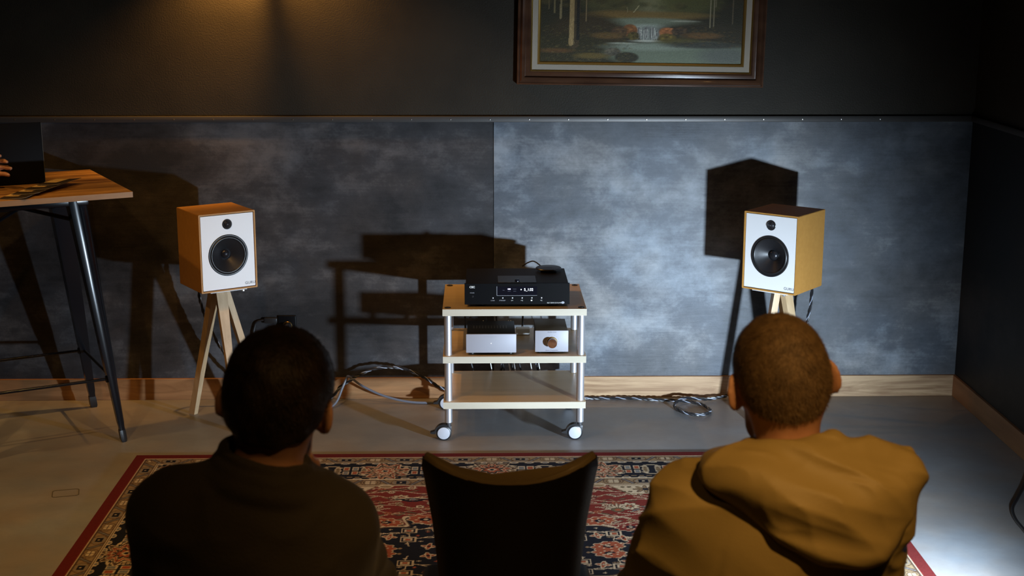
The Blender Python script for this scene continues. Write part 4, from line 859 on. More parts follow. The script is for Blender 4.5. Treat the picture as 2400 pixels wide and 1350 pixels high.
# ------------------------------------------------------------------ people: smooth-blended bodies meshed from a distance field
class Field:
    def __init__(s, lo, hi, h):
        s.h = h; s.lo = np.array(lo, np.float32); s.n = np.ceil((np.array(hi)-np.array(lo))/h).astype(int)+1
        s.ax = [(s.lo[i]+h*np.arange(s.n[i])).astype(np.float32) for i in range(3)]
        s.F = np.full(tuple(s.n), 0.3, np.float32)
    def blk(s, a, b):
        sl = []
        for i in range(3):
            i0 = max(int((a[i]-s.lo[i])/s.h)-1, 0); i1 = min(int((b[i]-s.lo[i])/s.h)+3, s.n[i])
            if i0 >= i1: return None
            sl.append(slice(i0, i1))
        return tuple(sl), s.ax[0][sl[0]][:, None, None], s.ax[1][sl[1]][None, :, None], s.ax[2][sl[2]][None, None, :]
    def mix(s, sl, d, k, mode):
        a = s.F[sl]
        if mode == '+': hh = np.maximum(k-np.abs(a-d), 0)/k; a[:] = np.minimum(a, d)-hh*hh*k*0.25
        elif mode == '-': d = -d; hh = np.maximum(k-np.abs(a-d), 0)/k; a[:] = np.maximum(a, d)+hh*hh*k*0.25
    def rc(s, a, b, ra, rb=None, k=0.02, mode='+', flat=None):
        rb = ra if rb is None else rb; a = np.array(a, np.float32); b = np.array(b, np.float32); m = max(ra, rb)+k+0.012
        B_ = s.blk(np.minimum(a, b)-m, np.maximum(a, b)+m)
        if B_ is None: return s
        sl, X, Y, Z = B_; d = b-a; L = float(d@d)+1e-9
        t = np.clip(((X-a[0])*d[0]+(Y-a[1])*d[1]+(Z-a[2])*d[2])/L, 0, 1)
        dist = np.sqrt((X-a[0]-t*d[0])**2+(Y-a[1]-t*d[1])**2+(Z-a[2]-t*d[2])**2)-(ra+(rb-ra)*t)
        s.mix(sl, dist, k, mode); return s
    def chain(s, pts, rs, k=0.02, mode='+'):
        for i in range(len(pts)-1): s.rc(pts[i], pts[i+1], rs[i], rs[i+1], k, mode)
        return s
    def el(s, c, r, k=0.02, mode='+', R=None):
        c = np.array(c, np.float32); m = max(r)+k+0.012; B_ = s.blk(c-m, c+m)
        if B_ is None: return s
        sl, X, Y, Z = B_; X = X-c[0]; Y = Y-c[1]; Z = Z-c[2]
        if R is not None:
            R = np.array(R, np.float32); X, Y, Z = (R[0, 0]*X+R[1, 0]*Y+R[2, 0]*Z, R[0, 1]*X+R[1, 1]*Y+R[2, 1]*Z, R[0, 2]*X+R[1, 2]*Y+R[2, 2]*Z)
        k0 = np.sqrt((X/r[0])**2+(Y/r[1])**2+(Z/r[2])**2); k1 = np.sqrt((X/r[0]**2)**2+(Y/r[1]**2)**2+(Z/r[2]**2)**2)+1e-6
        s.mix(sl, k0*(k0-1)/k1, k, mode); return s
    def half(s, p, nrm, k=0.01):
        """keep only the side the normal points away from"""
        X, Y, Z = s.ax[0][:, None, None], s.ax[1][None, :, None], s.ax[2][None, None, :]
        d = (X-p[0])*nrm[0]+(Y-p[1])*nrm[1]+(Z-p[2])*nrm[2]; a = s.F
        hh = np.maximum(k-np.abs(a-d), 0)/k; a[:] = np.maximum(a, d)+hh*hh*k*0.25; return s
    def ripple(s, amp, f):
        X, Y, Z = s.ax[0][:, None, None], s.ax[1][None, :, None], s.ax[2][None, None, :]
        s.F += (amp*f(X, Y, Z)).astype(np.float32); return s
    def mesh(s, smooth=1):
        F = s.F; n = F.shape; ins = F < 0; acc = np.zeros((n[0]-1, n[1]-1, n[2]-1, 3), np.float32); cnt = np.zeros(acc.shape[:3], np.float32)
        cs = [(i, j, k) for i in (0, 1) for j in (0, 1) for k in (0, 1)]
        sub = lambda A, c: A[c[0]:n[0]-1+c[0], c[1]:n[1]-1+c[1], c[2]:n[2]-1+c[2]]
        tot = np.zeros(acc.shape[:3], np.int8)
        for c in cs: tot += sub(ins, c)
        act = (tot > 0) & (tot < 8); idx = np.argwhere(act); fl = {c: sub(F, c)[act] for c in cs}
        pos = np.zeros((len(idx), 3), np.float32); w = np.zeros(len(idx), np.float32)
        for c in cs:
            for a in range(3):
                if c[a]: continue
                e = list(c); e[a] = 1; e = tuple(e); f0, f1 = fl[c], fl[e]; x = (f0 < 0) != (f1 < 0); t = np.where(x, f0/(f0-f1+1e-12), 0)
                p = np.tile(np.array(c, np.float32), (len(idx), 1)); p[:, a] += t; pos[x] += p[x]; w[x] += 1
        V = (idx+pos/np.maximum(w, 1)[:, None])*s.h+s.lo
        vid = np.full(act.shape, -1, np.int64); vid[act] = np.arange(len(idx)); Q = []
        for a in range(3):
            b_, c_ = (a+1) % 3, (a+2) % 3
            lo = [slice(1, n[i]-1) for i in range(3)]; lo[a] = slice(0, n[a]-1); hi = list(lo); hi[a] = slice(1, n[a])
            A0 = ins[tuple(lo)]; A1 = ins[tuple(hi)]; e = np.argwhere(A0 != A1); up = A0[A0 != A1]
            off = np.array([lo[i].start for i in range(3)]); e = e+off
            def cell(db, dc): g = e.copy(); g[:, b_] += db; g[:, c_] += dc; return vid[g[:, 0], g[:, 1], g[:, 2]]
            q = np.stack([cell(-1, -1), cell(0, -1), cell(0, 0), cell(-1, 0)], 1); q[~up] = q[~up][:, ::-1]; Q.append(q)
        Q = np.concatenate(Q); Q = Q[(Q >= 0).all(1)]
        for _ in range(smooth):
            S = np.zeros_like(V); c = np.zeros(len(V), np.float32)
            for i in range(4):
                j = (i+1) % 4; np.add.at(S, Q[:, i], V[Q[:, j]]); np.add.at(S, Q[:, j], V[Q[:, i]]); np.add.at(c, Q[:, i], 1); np.add.at(c, Q[:, j], 1)
            V = V*0.5+0.5*S/np.maximum(c, 1)[:, None]
        return V.astype(np.float32), Q
    def obj(s, name, m, parent, origin, smooth=1):
        V, Q = s.mesh(smooth); return mesh_obj(name, V-np.array(origin, np.float32), Q, m, parent, 180)

def rot(roll=0, pitch=0, yaw=0):       # head frame: x right, y forward, z up
    return np.array(Euler((pitch, roll, yaw), 'XYZ').to_matrix())
def head(f, c, R, s=1.0):
    c = np.array(c); P = lambda x, y, z: c+R@(np.array((x, y, z))*s); E = lambda p, r, k, mode='+', R2=None: f.el(P(*p), tuple(v*s for v in r), k*s, mode, R if R2 is None else R@R2)
    E((0, -0.012, 0.028), (0.0765, 0.096, 0.088), 0.02); E((0, -0.035, -0.010), (0.070, 0.066, 0.070), 0.03); E((0, 0.034, -0.030), (0.061, 0.060, 0.082), 0.03)
    f.rc(P(-0.030, 0.045, -0.092), P(0.030, 0.045, -0.092), 0.026*s, 0.026*s, 0.03*s); E((0, 0.075, -0.100), (0.024, 0.022, 0.020), 0.02)
    f.rc(P(-0.026, 0.081, 0.026), P(0.026, 0.081, 0.026), 0.011*s, 0.011*s, 0.015*s)
    f.rc(P(0, 0.092, 0.010), P(0, 0.110, -0.030), 0.007*s, 0.0125*s, 0.010*s); E((0, 0.095, -0.034), (0.018, 0.012, 0.008), 0.008)
    for sx in (-1, 1):
        E((sx*0.031, 0.090, 0.006), (0.017, 0.012, 0.010), 0.010, '-'); E((sx*0.031, 0.081, 0.005), (0.0125, 0.0125, 0.0110), 0.003); E((sx*0.044, 0.062, -0.028), (0.018, 0.020, 0.016), 0.02)
        Re = np.array(Euler((math.radians(-12), 0, sx*math.radians(36)), 'XYZ').to_matrix())
        E((sx*0.087, -0.013, -0.004), (0.0075, 0.021, 0.033), 0.008, '+', Re); E((sx*0.081, -0.004, -0.026), (0.008, 0.012, 0.014), 0.008, '+', Re)
        E((sx*0.094, -0.007, -0.002), (0.0055, 0.0115, 0.020), 0.004, '-', Re)
    E((0, 0.092, -0.062), (0.024, 0.010, 0.0055), 0.006); E((0, 0.090, -0.072), (0.020, 0.010, 0.0060), 0.005); f.rc(P(-0.02, 0.1035, -0.0665), P(0.02, 0.1035, -0.0665), 0.0018, 0.0018, 0.004, '-')
def hand(f, wrist, fwd, nrm, side, curl=0.5, s=1.0, spread=0.12, thumb=0.5):
    """wrist point, finger direction, palm normal (palm faces along nrm), side = +1 when the thumb lies along +cross(fwd, nrm)"""
    w = Vector(wrist); d = Vector(fwd).normalized(); n = Vector(nrm); n = (n-d*n.dot(d)).normalized(); t = d.cross(n)*side
    P = lambda a, b, c: w+(d*a+t*b+n*c)*s
    for a, b in ((0.0, 0.0),):
        f.rc(P(0.005, 0.016, 0), P(0.078, 0.026, 0), 0.0150*s, 0.0125*s, 0.014); f.rc(P(0.005, -0.012, 0), P(0.074, -0.026, 0), 0.0150*s, 0.0115*s, 0.014); f.rc(P(0.0, 0, 0), P(0.080, 0.002, 0), 0.0165*s, 0.0125*s, 0.014)
    for i, (b, L) in enumerate(((0.030, 0.92), (0.010, 1.0), (-0.011, 0.94), (-0.030, 0.76))):
        p = P(0.078-0.004*abs(i-1), b, 0.0); ang = curl*0.55; az = spread*(1.2-i)*0.5; seg = (0.043*L, 0.027*L, 0.022*L)
        for j, l in enumerate(seg):
            dr = (d*math.cos(ang)+n*math.sin(ang)+t*az).normalized(); q = p+dr*l*s; f.rc(p, q, (0.0092-0.0008*j)*s, (0.0086-0.0010*j)*s, 0.004); p = q; ang += curl*(0.95 if j == 0 else 0.7)
    p = P(0.014, 0.022, 0.004); q = P(0.044, 0.046, 0.012+0.012*thumb); r = P(0.074, 0.050-0.012*thumb, 0.018+0.026*thumb); e = P(0.098, 0.046-0.024*thumb, 0.020+0.034*thumb)
    f.chain([p, q, r, e], [0.016*s, 0.0125*s, 0.0105*s, 0.0085*s], 0.007)
def strands(hair_obj, n, length, width, crown, flow, lift, seed, keep=None):
    """fine locks rooted on the hair surface, merged into the same hair mesh"""
    me = hair_obj.data; nv = len(me.vertices); co = np.empty(nv*3, np.float32); no = np.empty(nv*3, np.float32)
    me.vertices.foreach_get('co', co); me.vertices.foreach_get('normal', no); co = co.reshape(-1, 3); no = no.reshape(-1, 3)
    rs = np.random.RandomState(seed); ok = np.arange(nv)
    if keep is not None: ok = ok[keep(co)]
    ids = rs.choice(ok, n); p = co[ids]+rs.normal(0, 0.0012, (n, 3)); nn = no[ids]; away = p-np.array(crown); away -= nn*(away*nn).sum(1, keepdims=True)
    away /= np.linalg.norm(away, axis=1, keepdims=True)+1e-6; swirl = np.cross(nn, away)
    d = away*flow[0]+swirl*flow[1]+np.array((0, 0, -1.0))*flow[2]+nn*lift+rs.normal(0, 0.16, (n, 3)); d -= nn*np.minimum((d*nn).sum(1, keepdims=True), 0)
    d /= np.linalg.norm(d, axis=1, keepdims=True)+1e-6; L = (length*rs.uniform(0.5, 1.3, (n, 1))).astype(np.float32); side = np.cross(d, nn); side /= np.linalg.norm(side, axis=1, keepdims=True)+1e-6
    w = width; m1 = p+d*L*0.55+nn*0.0006; tip = p+d*L+np.array((0, 0, -0.12))*L-nn*0.001; r0 = p-nn*0.002
    V = np.stack([r0-side*w, r0+side*w, m1+side*w*0.8, m1-side*w*0.8, tip+side*w*0.15, tip-side*w*0.15], 1).reshape(-1, 3)
    b0 = (np.arange(n)*6)[:, None]; Fq = np.concatenate([b0+np.array([[0, 1, 2, 3]]), b0+np.array([[3, 2, 4, 5]])])
    fq = np.empty(len(me.loops), np.int32); me.loops.foreach_get('vertex_index', fq)
    V = np.concatenate([co, V]); Fq = np.concatenate([fq.reshape(-1, 4), Fq+nv]); m = me.materials[0]; name = me.name
    par = hair_obj.parent; bpy.data.objects.remove(hair_obj); bpy.data.meshes.remove(me)
    return mesh_obj('hair', V.astype(np.float32), Fq, m, par, 180)

def seated(name, label, origin, hd, R, neck, sh, el, wr, hip, knees, hands, hs=1.0):
    """skin: one continuous body"""
    t = thing(name, label, 'person', (origin[0], origin[1], 0), 0)
    o = np.array((origin[0], origin[1], 0.0)); lo = np.array((origin[0]-0.42, origin[1]-0.24, 0.0)); hi = np.array((origin[0]+0.42, origin[1]+0.72, 1.42))
    f = Field(lo, hi, 0.0046); head(f, hd, R, hs)
    hd = np.array(hd); nb = hd+R@np.array((0, -0.022, -0.055))
    f.rc(nb, neck, 0.056, 0.062, 0.03); nk = np.array(neck); ch = (np.array(sh[0])+np.array(sh[1]))/2
    f.rc(nk-(0, 0, 0.02), sh[0], 0.055, 0.052, 0.04); f.rc(nk-(0, 0, 0.02), sh[1], 0.055, 0.052, 0.04)
    hp = np.array(hip); f.el(ch-(0, 0, 0.12)+(0, 0.02, 0), (0.155, 0.095, 0.19), 0.05); f.el((ch+hp)/2+(0, 0, -0.04), (0.135, 0.09, 0.17), 0.05); f.el(hp, (0.155, 0.11, 0.11), 0.05)
    for i in (0, 1):
        f.rc(sh[i], el[i], 0.046, 0.038, 0.03); f.rc(el[i], wr[i], 0.038, 0.025, 0.02); s = -1 if i == 0 else 1
        kx = knees[i]; f.rc(hp+(s*0.085, 0.02, -0.02), kx, 0.078, 0.054, 0.04); an = np.array((kx[0]+s*0.005, kx[1]+0.02, 0.085)); f.rc(kx, an, 0.052, 0.036, 0.03)
        f.rc(an-(0, 0.015, 0.035), an+(0, 0.14, -0.055), 0.034, 0.024, 0.02)
        hand(f, wr[i], *hands[i])
    f.obj('body', 'skin', t, o, 2)
    tr = Field(lo-(0, 0, 0), hi*np.array((1, 1, 0))+np.array((0, 0, 0.86)), 0.008)
    tr.el(hp, (0.180, 0.135, 0.13), 0.04); tr.el(hp+(0, 0, 0.1), (0.165, 0.12, 0.12), 0.04)
    for i in (0, 1):
        s = -1 if i == 0 else 1; kx = knees[i]; an = np.array((kx[0]+s*0.005, kx[1]+0.02, 0.10)); tr.rc(hp+(s*0.09, 0.02, -0.02), kx, 0.095, 0.072, 0.03); tr.rc(kx, an, 0.070, 0.056, 0.03)
    tr.obj('trousers', 'trousers', t, o, 2)
    for i in (0, 1):
        s = -1 if i == 0 else 1; kx = knees[i]; x, y = kx[0]+s*0.005, kx[1]+0.02
        sf = Field((x-0.08, y-0.12, 0.0), (x+0.08, y+0.24, 0.16), 0.006); sf.rc((x, y-0.03, 0.050), (x, y+0.13, 0.040), 0.044, 0.036, 0.02); sf.rc((x, y-0.02, 0.055), (x, y-0.01, 0.10), 0.044, 0.042, 0.02); sf.half((0, 0, 0.006), (0, 0, -1), 0.004)
        sf.obj('shoe', 'shoe', t, o, 1)
    return t, o
def haircap(t, o, hd, R, s, thick, m, zback, zfront, crown_lift=0.0, top_lift=0.0):
    hd = np.array(hd); f = Field(hd-0.17, hd+0.17, 0.0040); P = lambda x, y, z: hd+R@(np.array((x, y, z))*s)
    E = lambda p, r, k: f.el(P(*p), tuple(v*s+thick for v in r), k, '+', R)
    E((0, -0.012, 0.028), (0.0765, 0.096, 0.088), 0.02); f.el(P(0, -0.035, -0.010), tuple(v*s+thick*0.55 for v in (0.070, 0.066, 0.070)), 0.03, '+', R)
    if crown_lift: f.el(P(0.0, -0.01, 0.045), (0.080*s+crown_lift, 0.092*s+crown_lift, 0.080*s+crown_lift), 0.03, '+', R)
    if top_lift: f.el(P(0.0, -0.015, 0.040), (0.070*s, 0.085*s, 0.084*s+thick+top_lift), 0.02, '+', R)
    f.el(P(0, -0.044, -0.046), tuple(v*s+thick*0.15 for v in (0.046, 0.038, 0.046)), 0.03, '+', R)
    # hairline: from the forehead down behind the ears to the nape
    y0, y1 = 0.088, -0.085; sl = (zfront-zback)/(y0-y1); n = np.array((0, sl, -1.0)); n /= np.linalg.norm(n)
    f.half(P(0, y1, zback), R@n, 0.008)
    for sx in (-1, 1): f.el(P(sx*0.096, -0.004, -0.020), (0.028, 0.034, 0.046), 0.010, '-', R)
    return f

def ridged(t): return 1-2*np.abs((t % 1.0)-0.5)*2          # sharp creases, period 1, range -1..1
def cloth(seed, amp, scale=1.0):
    rs = np.random.RandomState(seed); W = [(rs.normal(0, 1, 3), rs.uniform(0, 6), rs.uniform(4.5, 9.0)*scale, rs.normal(0, 1, 3), rs.uniform(0, 6)) for _ in range(4)]
    def fn(X, Y, Z):
        out = 0
        for d, ph, fr, d2, ph2 in W:
            d = d/np.linalg.norm(d); d2 = d2/np.linalg.norm(d2)
            t = (X*d[0]+Y*d[1]+Z*d[2])*fr+0.22*np.sin((X*d2[0]+Y*d2[1]+Z*d2[2])*fr*3.2+ph2)+ph
            m = 0.5+0.5*np.sin((X*d2[0]+Y*d2[1]+Z*d2[2])*fr*2.4+ph)
            out = out+m*(np.abs((t % 1.0)-0.5)*2)**2.2          # rounded swells meeting in creases
        return out/4
    return lambda X, Y, Z: amp*fn(X, Y, Z)

# ---- man with black hair and dark jacket
HL = (-0.362, 2.440, 1.183); RL = rot(roll=math.radians(8), pitch=math.radians(-4), yaw=math.radians(-6))
shL = [(-0.553, 2.405, 0.975), (-0.262, 2.445, 0.940)]; elL = [(-0.575, 2.48, 0.72), (-0.235, 2.64, 0.735)]; wrL = [(-0.47, 2.70, 0.62), (-0.338, 2.625, 0.945)]
lm, lo_ = seated('person', 'black-haired person in dark jacket seated with chin on hand, seen from behind', (-0.40, 2.45), HL, RL, (-0.385, 2.405, 1.045), shL, elL, wrL, (-0.40, 2.46, 0.585), [(-0.53, 2.88, 0.545), (-0.27, 2.88, 0.545)],
    [((0.35, 0.9, -0.25), (0, 0, -1), 1, 0.5), ((-0.05, -0.30, 1), (-0.5, -0.8, 0.1), 1, 0.9)], 1.06)
f = Field((-0.76, 2.20, 0.50), (-0.06, 2.86, 1.16), 0.0046)
f.el((-0.405, 2.43, 0.82), (0.185, 0.135, 0.27), 0.05); f.el((-0.405, 2.425, 0.93), (0.180, 0.120, 0.14), 0.05); f.el((-0.40, 2.46, 0.60), (0.185, 0.145, 0.14), 0.05)
f.rc((-0.395, 2.405, 1.008), (-0.545, 2.405, 0.990), 0.070, 0.068, 0.05); f.rc((-0.385, 2.41, 1.000), (-0.275, 2.44, 0.950), 0.068, 0.066, 0.05)
f.rc((-0.553, 2.405, 0.980), elL[0], 0.077, 0.064, 0.04); f.rc((-0.268, 2.445, 0.945), elL[1], 0.075, 0.062, 0.04)
f.rc(elL[0], wrL[0], 0.062, 0.044, 0.03); f.rc(elL[1], np.array(wrL[1])-(0, 0, 0.03), 0.060, 0.042, 0.03)
# stand collar: ring round the neck, open at the front
for k in range(25):
    a0, a1 = (math.radians(-222+q*(264/25)) for q in (k, k+1))
    def cpt(a, zz, rr): return (-0.382+rr*math.cos(a), 2.412+rr*0.92*math.sin(a), zz-0.020*math.cos(a))
    f.rc(cpt(a0, 1.094, 0.074), cpt(a1, 1.094, 0.074), 0.0075, 0.0075, 0.004)
    f.rc(cpt(a0, 1.072, 0.079), cpt(a1, 1.072, 0.079), 0.0100, 0.0100, 0.012); f.rc(cpt(a0, 1.048, 0.086), cpt(a1, 1.048, 0.086), 0.0130, 0.0130, 0.016)
f.ripple(1.0, cloth(21, -0.014, 1.5))
f.ripple(0.0010, lambda X, Y, Z: np.sin(X*38+Z*55)*np.sin(Z*31-X*20+Y*12))
f.obj('jacket', 'jacket_dark', lm, lo_, 1)
hf = haircap(lm, lo_, HL, RL, 1.06, 0.0105, 'hair_black', -0.050, 0.055, 0.002, 0.0)
hf.ripple(0.0014, lambda X, Y, Z: np.sin((X+0.35)*130+Z*24)*np.sin(Z*40+Y*20))
h = hf.obj('hair', 'hair_black', lm, lo_, 1)
crown = np.array(HL)-lo_+RL@np.array((0.012, -0.055, 0.115))
strands(h, 9000, 0.014, 0.0006, crown, (0.7, 0.30, 0.45), 0.03, 3, lambda c: c[:, 2] > HL[2]-0.012)
# ---- man with cropped brown hair and ochre hooded jacket
HR = (0.549, 2.500, 1.203); RR = rot(roll=math.radians(-8), pitch=math.radians(-3), yaw=math.radians(5))
shR = [(0.378, 2.465, 0.955), (0.722, 2.465, 0.975)]; elR = [(0.325, 2.53, 0.745), (0.728, 2.53, 0.735)]; wrR = [(0.43, 2.76, 0.63), (0.63, 2.77, 0.63)]
rm, ro_ = seated('person', 'person with cropped brown hair in ochre hooded jacket, seated, seen from behind', (0.54, 2.48), HR, RR, (0.560, 2.450, 1.055), shR, elR, wrR, (0.545, 2.49, 0.585), [(0.41, 2.91, 0.545), (0.68, 2.91, 0.545)],
    [((0.45, 0.9, -0.2), (0, 0, -1), 1, 0.5), ((-0.45, 0.9, -0.2), (0, 0, -1), -1, 0.5)], 1.06)
f = Field((0.16, 2.22, 0.50), (0.90, 2.92, 1.18), 0.0048)
f.el((0.545, 2.465, 0.80), (0.205, 0.145, 0.28), 0.05); f.el((0.548, 2.455, 0.92), (0.195, 0.130, 0.15), 0.05); f.el((0.545, 2.49, 0.60), (0.20, 0.155, 0.14), 0.05)
f.rc((0.545, 2.435, 1.030), (0.395, 2.46, 0.985), 0.068, 0.062, 0.05); f.rc((0.57, 2.435, 1.035), (0.705, 2.46, 1.000), 0.070, 0.064, 0.05)
f.rc((0.383, 2.465, 0.965), elR[0], 0.074, 0.066, 0.04); f.rc((0.718, 2.465, 0.985), elR[1], 0.078, 0.064, 0.04)
f.rc(elR[0], wrR[0], 0.066, 0.046, 0.03); f.rc(elR[1], wrR[1], 0.064, 0.046, 0.03)
# standing front of the collar
cp = [(0.560+0.074*math.cos(math.radians(-200+k*22)), 2.452+0.068*math.sin(math.radians(-200+k*22)), 1.082) for k in range(11)]
for p, q in zip(cp[:-1], cp[1:]): f.rc(p, q, 0.014, 0.014, 0.01); f.rc(np.array(p)-(0, 0, 0.03), np.array(q)-(0, 0, 0.03), 0.018, 0.018, 0.015)
# sleeve folds, armhole seams
for a, b_ in (((0.445, 2.338, 1.02), (0.420, 2.335, 0.93)), ((0.420, 2.335, 0.93), (0.405, 2.345, 0.80)), ((0.690, 2.350, 1.02), (0.700, 2.345, 0.93)), ((0.700, 2.345, 0.93), (0.690, 2.350, 0.80))): f.rc(a, b_, 0.004, 0.004, 0.014, '-')
f.ripple(1.0, cloth(33, -0.030, 1.8))
f.obj('jacket', 'jacket_ochre', rm, ro_, 1)
# hood lying on the back: a sagging pouch under the collar with long slanting folds
g = Field((0.34, 2.20, 0.86), (0.86, 2.58, 1.17), 0.0038)
top = [(0.428, 2.420, 1.066), (0.480, 2.392, 1.084), (0.540, 2.380, 1.090), (0.600, 2.380, 1.094), (0.655, 2.396, 1.094), (0.705, 2.412, 1.082), (0.752, 2.428, 1.066)]
rim = [(0.432, 2.405, 1.056), (0.492, 2.345, 1.018), (0.560, 2.318, 0.972), (0.622, 2.312, 0.948), (0.676, 2.318, 0.944), (0.720, 2.348, 0.978), (0.752, 2.400, 1.040)]
TS, RS2 = [np.array(p) for p in spline(top, 5)], [np.array(p) for p in spline(rim, 5)]
for p, q in zip(TS, RS2): g.chain([p, (p+q)/2-(0, 0.016, -0.004), q], [0.020, 0.030, 0.017], 0.030)
for p, q in zip(RS2[:-1], RS2[1:]): g.rc(p, q, 0.0165, 0.0165, 0.010)
for p, q in zip(TS[:-1], TS[1:]): g.rc(p, q, 0.020, 0.020, 0.016)
g.chain([(0.640, 2.450, 1.108), (0.628, 2.410, 1.118), (0.590, 2.388, 1.110)], [0.015, 0.017, 0.014], 0.020)
g.chain([(0.742, 2.420, 1.062), (0.768, 2.412, 1.096)], [0.018, 0.004], 0.014)
def folds(X, Y, Z):
    u = (X-0.43)*0.80-(Z-1.07)*0.60; v = (X-0.43)*0.60+(Z-1.07)*0.80         # u runs from the left of the neck down to the tip
    e = np.exp(-((u-0.17)/0.11)**2); return e*((np.abs(((v*11.5+0.16*np.sin(u*22)+0.35) % 1.0)-0.5)*2)**2.0+0.4*(np.abs(((v*19-u*6+0.2) % 1.0)-0.5)*2)**2-0.6)
g.ripple(-0.0085, folds)
g.el((0.556, 2.472, 1.13), (0.064, 0.074, 0.10), 0.012, '-')
g.ripple(1.0, cloth(5, -0.017, 2.1))
g.obj('hood', 'jacket_ochre', rm, ro_, 1)
hf = haircap(rm, ro_, HR, RR, 1.06, 0.0030, 'hair_brown', -0.050, 0.060)
h = hf.obj('hair', 'hair_brown', rm, ro_, 1)
crown = np.array(HR)-ro_+RR@np.array((0.0, -0.055, 0.112))
strands(h, 26000, 0.0060, 0.00028, crown, (0.65, 0.2, 0.35), 0.45, 5)
# ---- person standing at the far side of the high table; only a hand reaches into view
hx, hy = -2.462, 5.60
sp = thing('person', 'hand of a person reaching in front of the black laptop at the frame edge', 'person', (hx, hy, 0), 0)
so_ = np.array((hx, hy, 0.0)); f = Field((hx-0.30, hy-0.36, 0.0), (hx+0.78, hy+0.34, 1.76), 0.0062); HS = (hx+0.04, hy, 1.60); RS = rot(pitch=math.radians(0), yaw=math.radians(-90))
head(f, HS, RS); f.rc((hx+0.02, hy, 1.54), (hx, hy, 1.43), 0.056, 0.062, 0.03)
S0, S1_ = (hx, hy-0.19, 1.385), (hx, hy+0.19, 1.385); E0, E1 = (hx+0.20, hy-0.25, 1.145), (hx+0.02, hy+0.25, 1.10); W0, W1 = (hx+0.400, hy+0.070, 1.162), (hx+0.12, hy+0.25, 0.86)
for S_ in (S0, S1_): f.rc((hx, hy, 1.41), S_, 0.055, 0.052, 0.04)
f.el((hx+0.01, hy, 1.24), (0.10, 0.155, 0.19), 0.05); f.el((hx, hy, 1.06), (0.09, 0.135, 0.17), 0.05); f.el((hx, hy, 0.93), (0.11, 0.155, 0.12), 0.05)
for S_, E_, W_ in ((S0, E0, W0), (S1_, E1, W1)): f.rc(S_, E_, 0.046, 0.038, 0.03); f.rc(E_, W_, 0.038, 0.026, 0.02)
hand(f, W0, (0.87, 0.42, 0.10), (0.42, -0.86, -0.10), 1, 0.55, 1.22, 0.05, 0.9); hand(f, W1, (0.05, 0, -1), (0, -1, 0), 1, 0.4)
for s in (-1, 1): f.rc((hx, hy+s*0.085, 0.90), (hx+0.01, hy+s*0.10, 0.50), 0.078, 0.055, 0.04); f.rc((hx+0.01, hy+s*0.10, 0.50), (hx-0.01, hy+s*0.11, 0.09), 0.053, 0.038, 0.03); f.rc((hx-0.02, hy+s*0.11, 0.05), (hx+0.15, hy+s*0.12, 0.03), 0.036, 0.026, 0.02)
f.obj('body', 'skin', sp, so_, 1)
f = Field((hx-0.24, hy-0.36, 0.80), (hx+0.5, hy+0.36, 1.50), 0.009)
f.el((hx+0.01, hy, 1.22), (0.125, 0.18, 0.23), 0.05); f.el((hx, hy, 1.0), (0.12, 0.165, 0.18), 0.05)
for S_, E_, W_ in ((S0, E0, W0), (S1_, E1, W1)): f.rc((hx, hy, 1.395), S_, 0.068, 0.064, 0.04); f.rc(S_, E_, 0.064, 0.054, 0.03); f.rc(E_, np.array(E_)+(np.array(W_)-np.array(E_))*0.78, 0.053, 0.042, 0.03)
f.obj('shirt', 'shirt_grey', sp, so_, 1)
f = Field((hx-0.22, hy-0.26, 0.05), (hx+0.22, hy+0.26, 1.02), 0.009); f.el((hx, hy, 0.92), (0.13, 0.17, 0.12), 0.04)
for s in (-1, 1): f.rc((hx, hy+s*0.085, 0.90), (hx+0.01, hy+s*0.10, 0.50), 0.094, 0.072, 0.03); f.rc((hx+0.01, hy+s*0.10, 0.50), (hx-0.01, hy+s*0.11, 0.12), 0.071, 0.058, 0.03)
f.obj('trousers', 'trousers', sp, so_, 1)
for s in (-1, 1):
    sf = Field((hx-0.12, hy+s*0.11-0.08, 0.0), (hx+0.26, hy+s*0.11+0.09, 0.16), 0.007); sf.rc((hx-0.03, hy+s*0.11, 0.05), (hx+0.15, hy+s*0.12, 0.04), 0.045, 0.037, 0.02); sf.rc((hx-0.02, hy+s*0.11, 0.055), (hx-0.01, hy+s*0.11, 0.10), 0.044, 0.042, 0.02); sf.half((0, 0, 0.006), (0, 0, -1), 0.004); sf.obj('shoe', 'shoe', sp, so_, 1)
hf = haircap(sp, so_, HS, RS, 1.0, 0.010, 'hair_black', -0.09, 0.058); hf.obj('hair', 'hair_black', sp, so_, 1)

# ------------------------------------------------------------------ lamps
def aim(o, a, b): return Matrix.Translation(a) @ (Vector(b)-Vector(a)).to_track_quat('-Z', 'Y').to_matrix().to_4x4()
def lamp_can(t, base, a, b, r, L, lens):
    mx = Matrix.Translation(-Vector(base)) @ aim(None, a, b)      # local -Z looks at the target, mouth at the light
    h = B().lathe([(r*0.96, 0.004), (r, 0.004), (r, 0.02), (r, L), (r*0.7, L+0.02), (0.0, L+0.022)], 32, mx, cap=False).obj('housing', 'lamp_body', t)
    B().lathe([(0.0, 0.010), (r*0.95, 0.010), (r*0.95, 0.013), (0.0, 0.013)], 32, mx, cap=False).obj('lens', lens, h); return mx
a, b_ = FLOOR_LAMP
fl = thing('floor_spotlight', 'black floor spotlight at the right wall, throwing cold light on the rack', 'spotlight', (a[0]+0.08, a[1]-0.10, 0))
base = (a[0]+0.08, a[1]-0.10, 0); lamp_can(fl, base, a, b_, 0.075, 0.16, 'lamp_lens_cold')
ct = Vector(a)-(Vector(b_)-Vector(a)).normalized()*0.09-Vector(base); sd = Vector((0.80, 0.55, 0)).normalized()
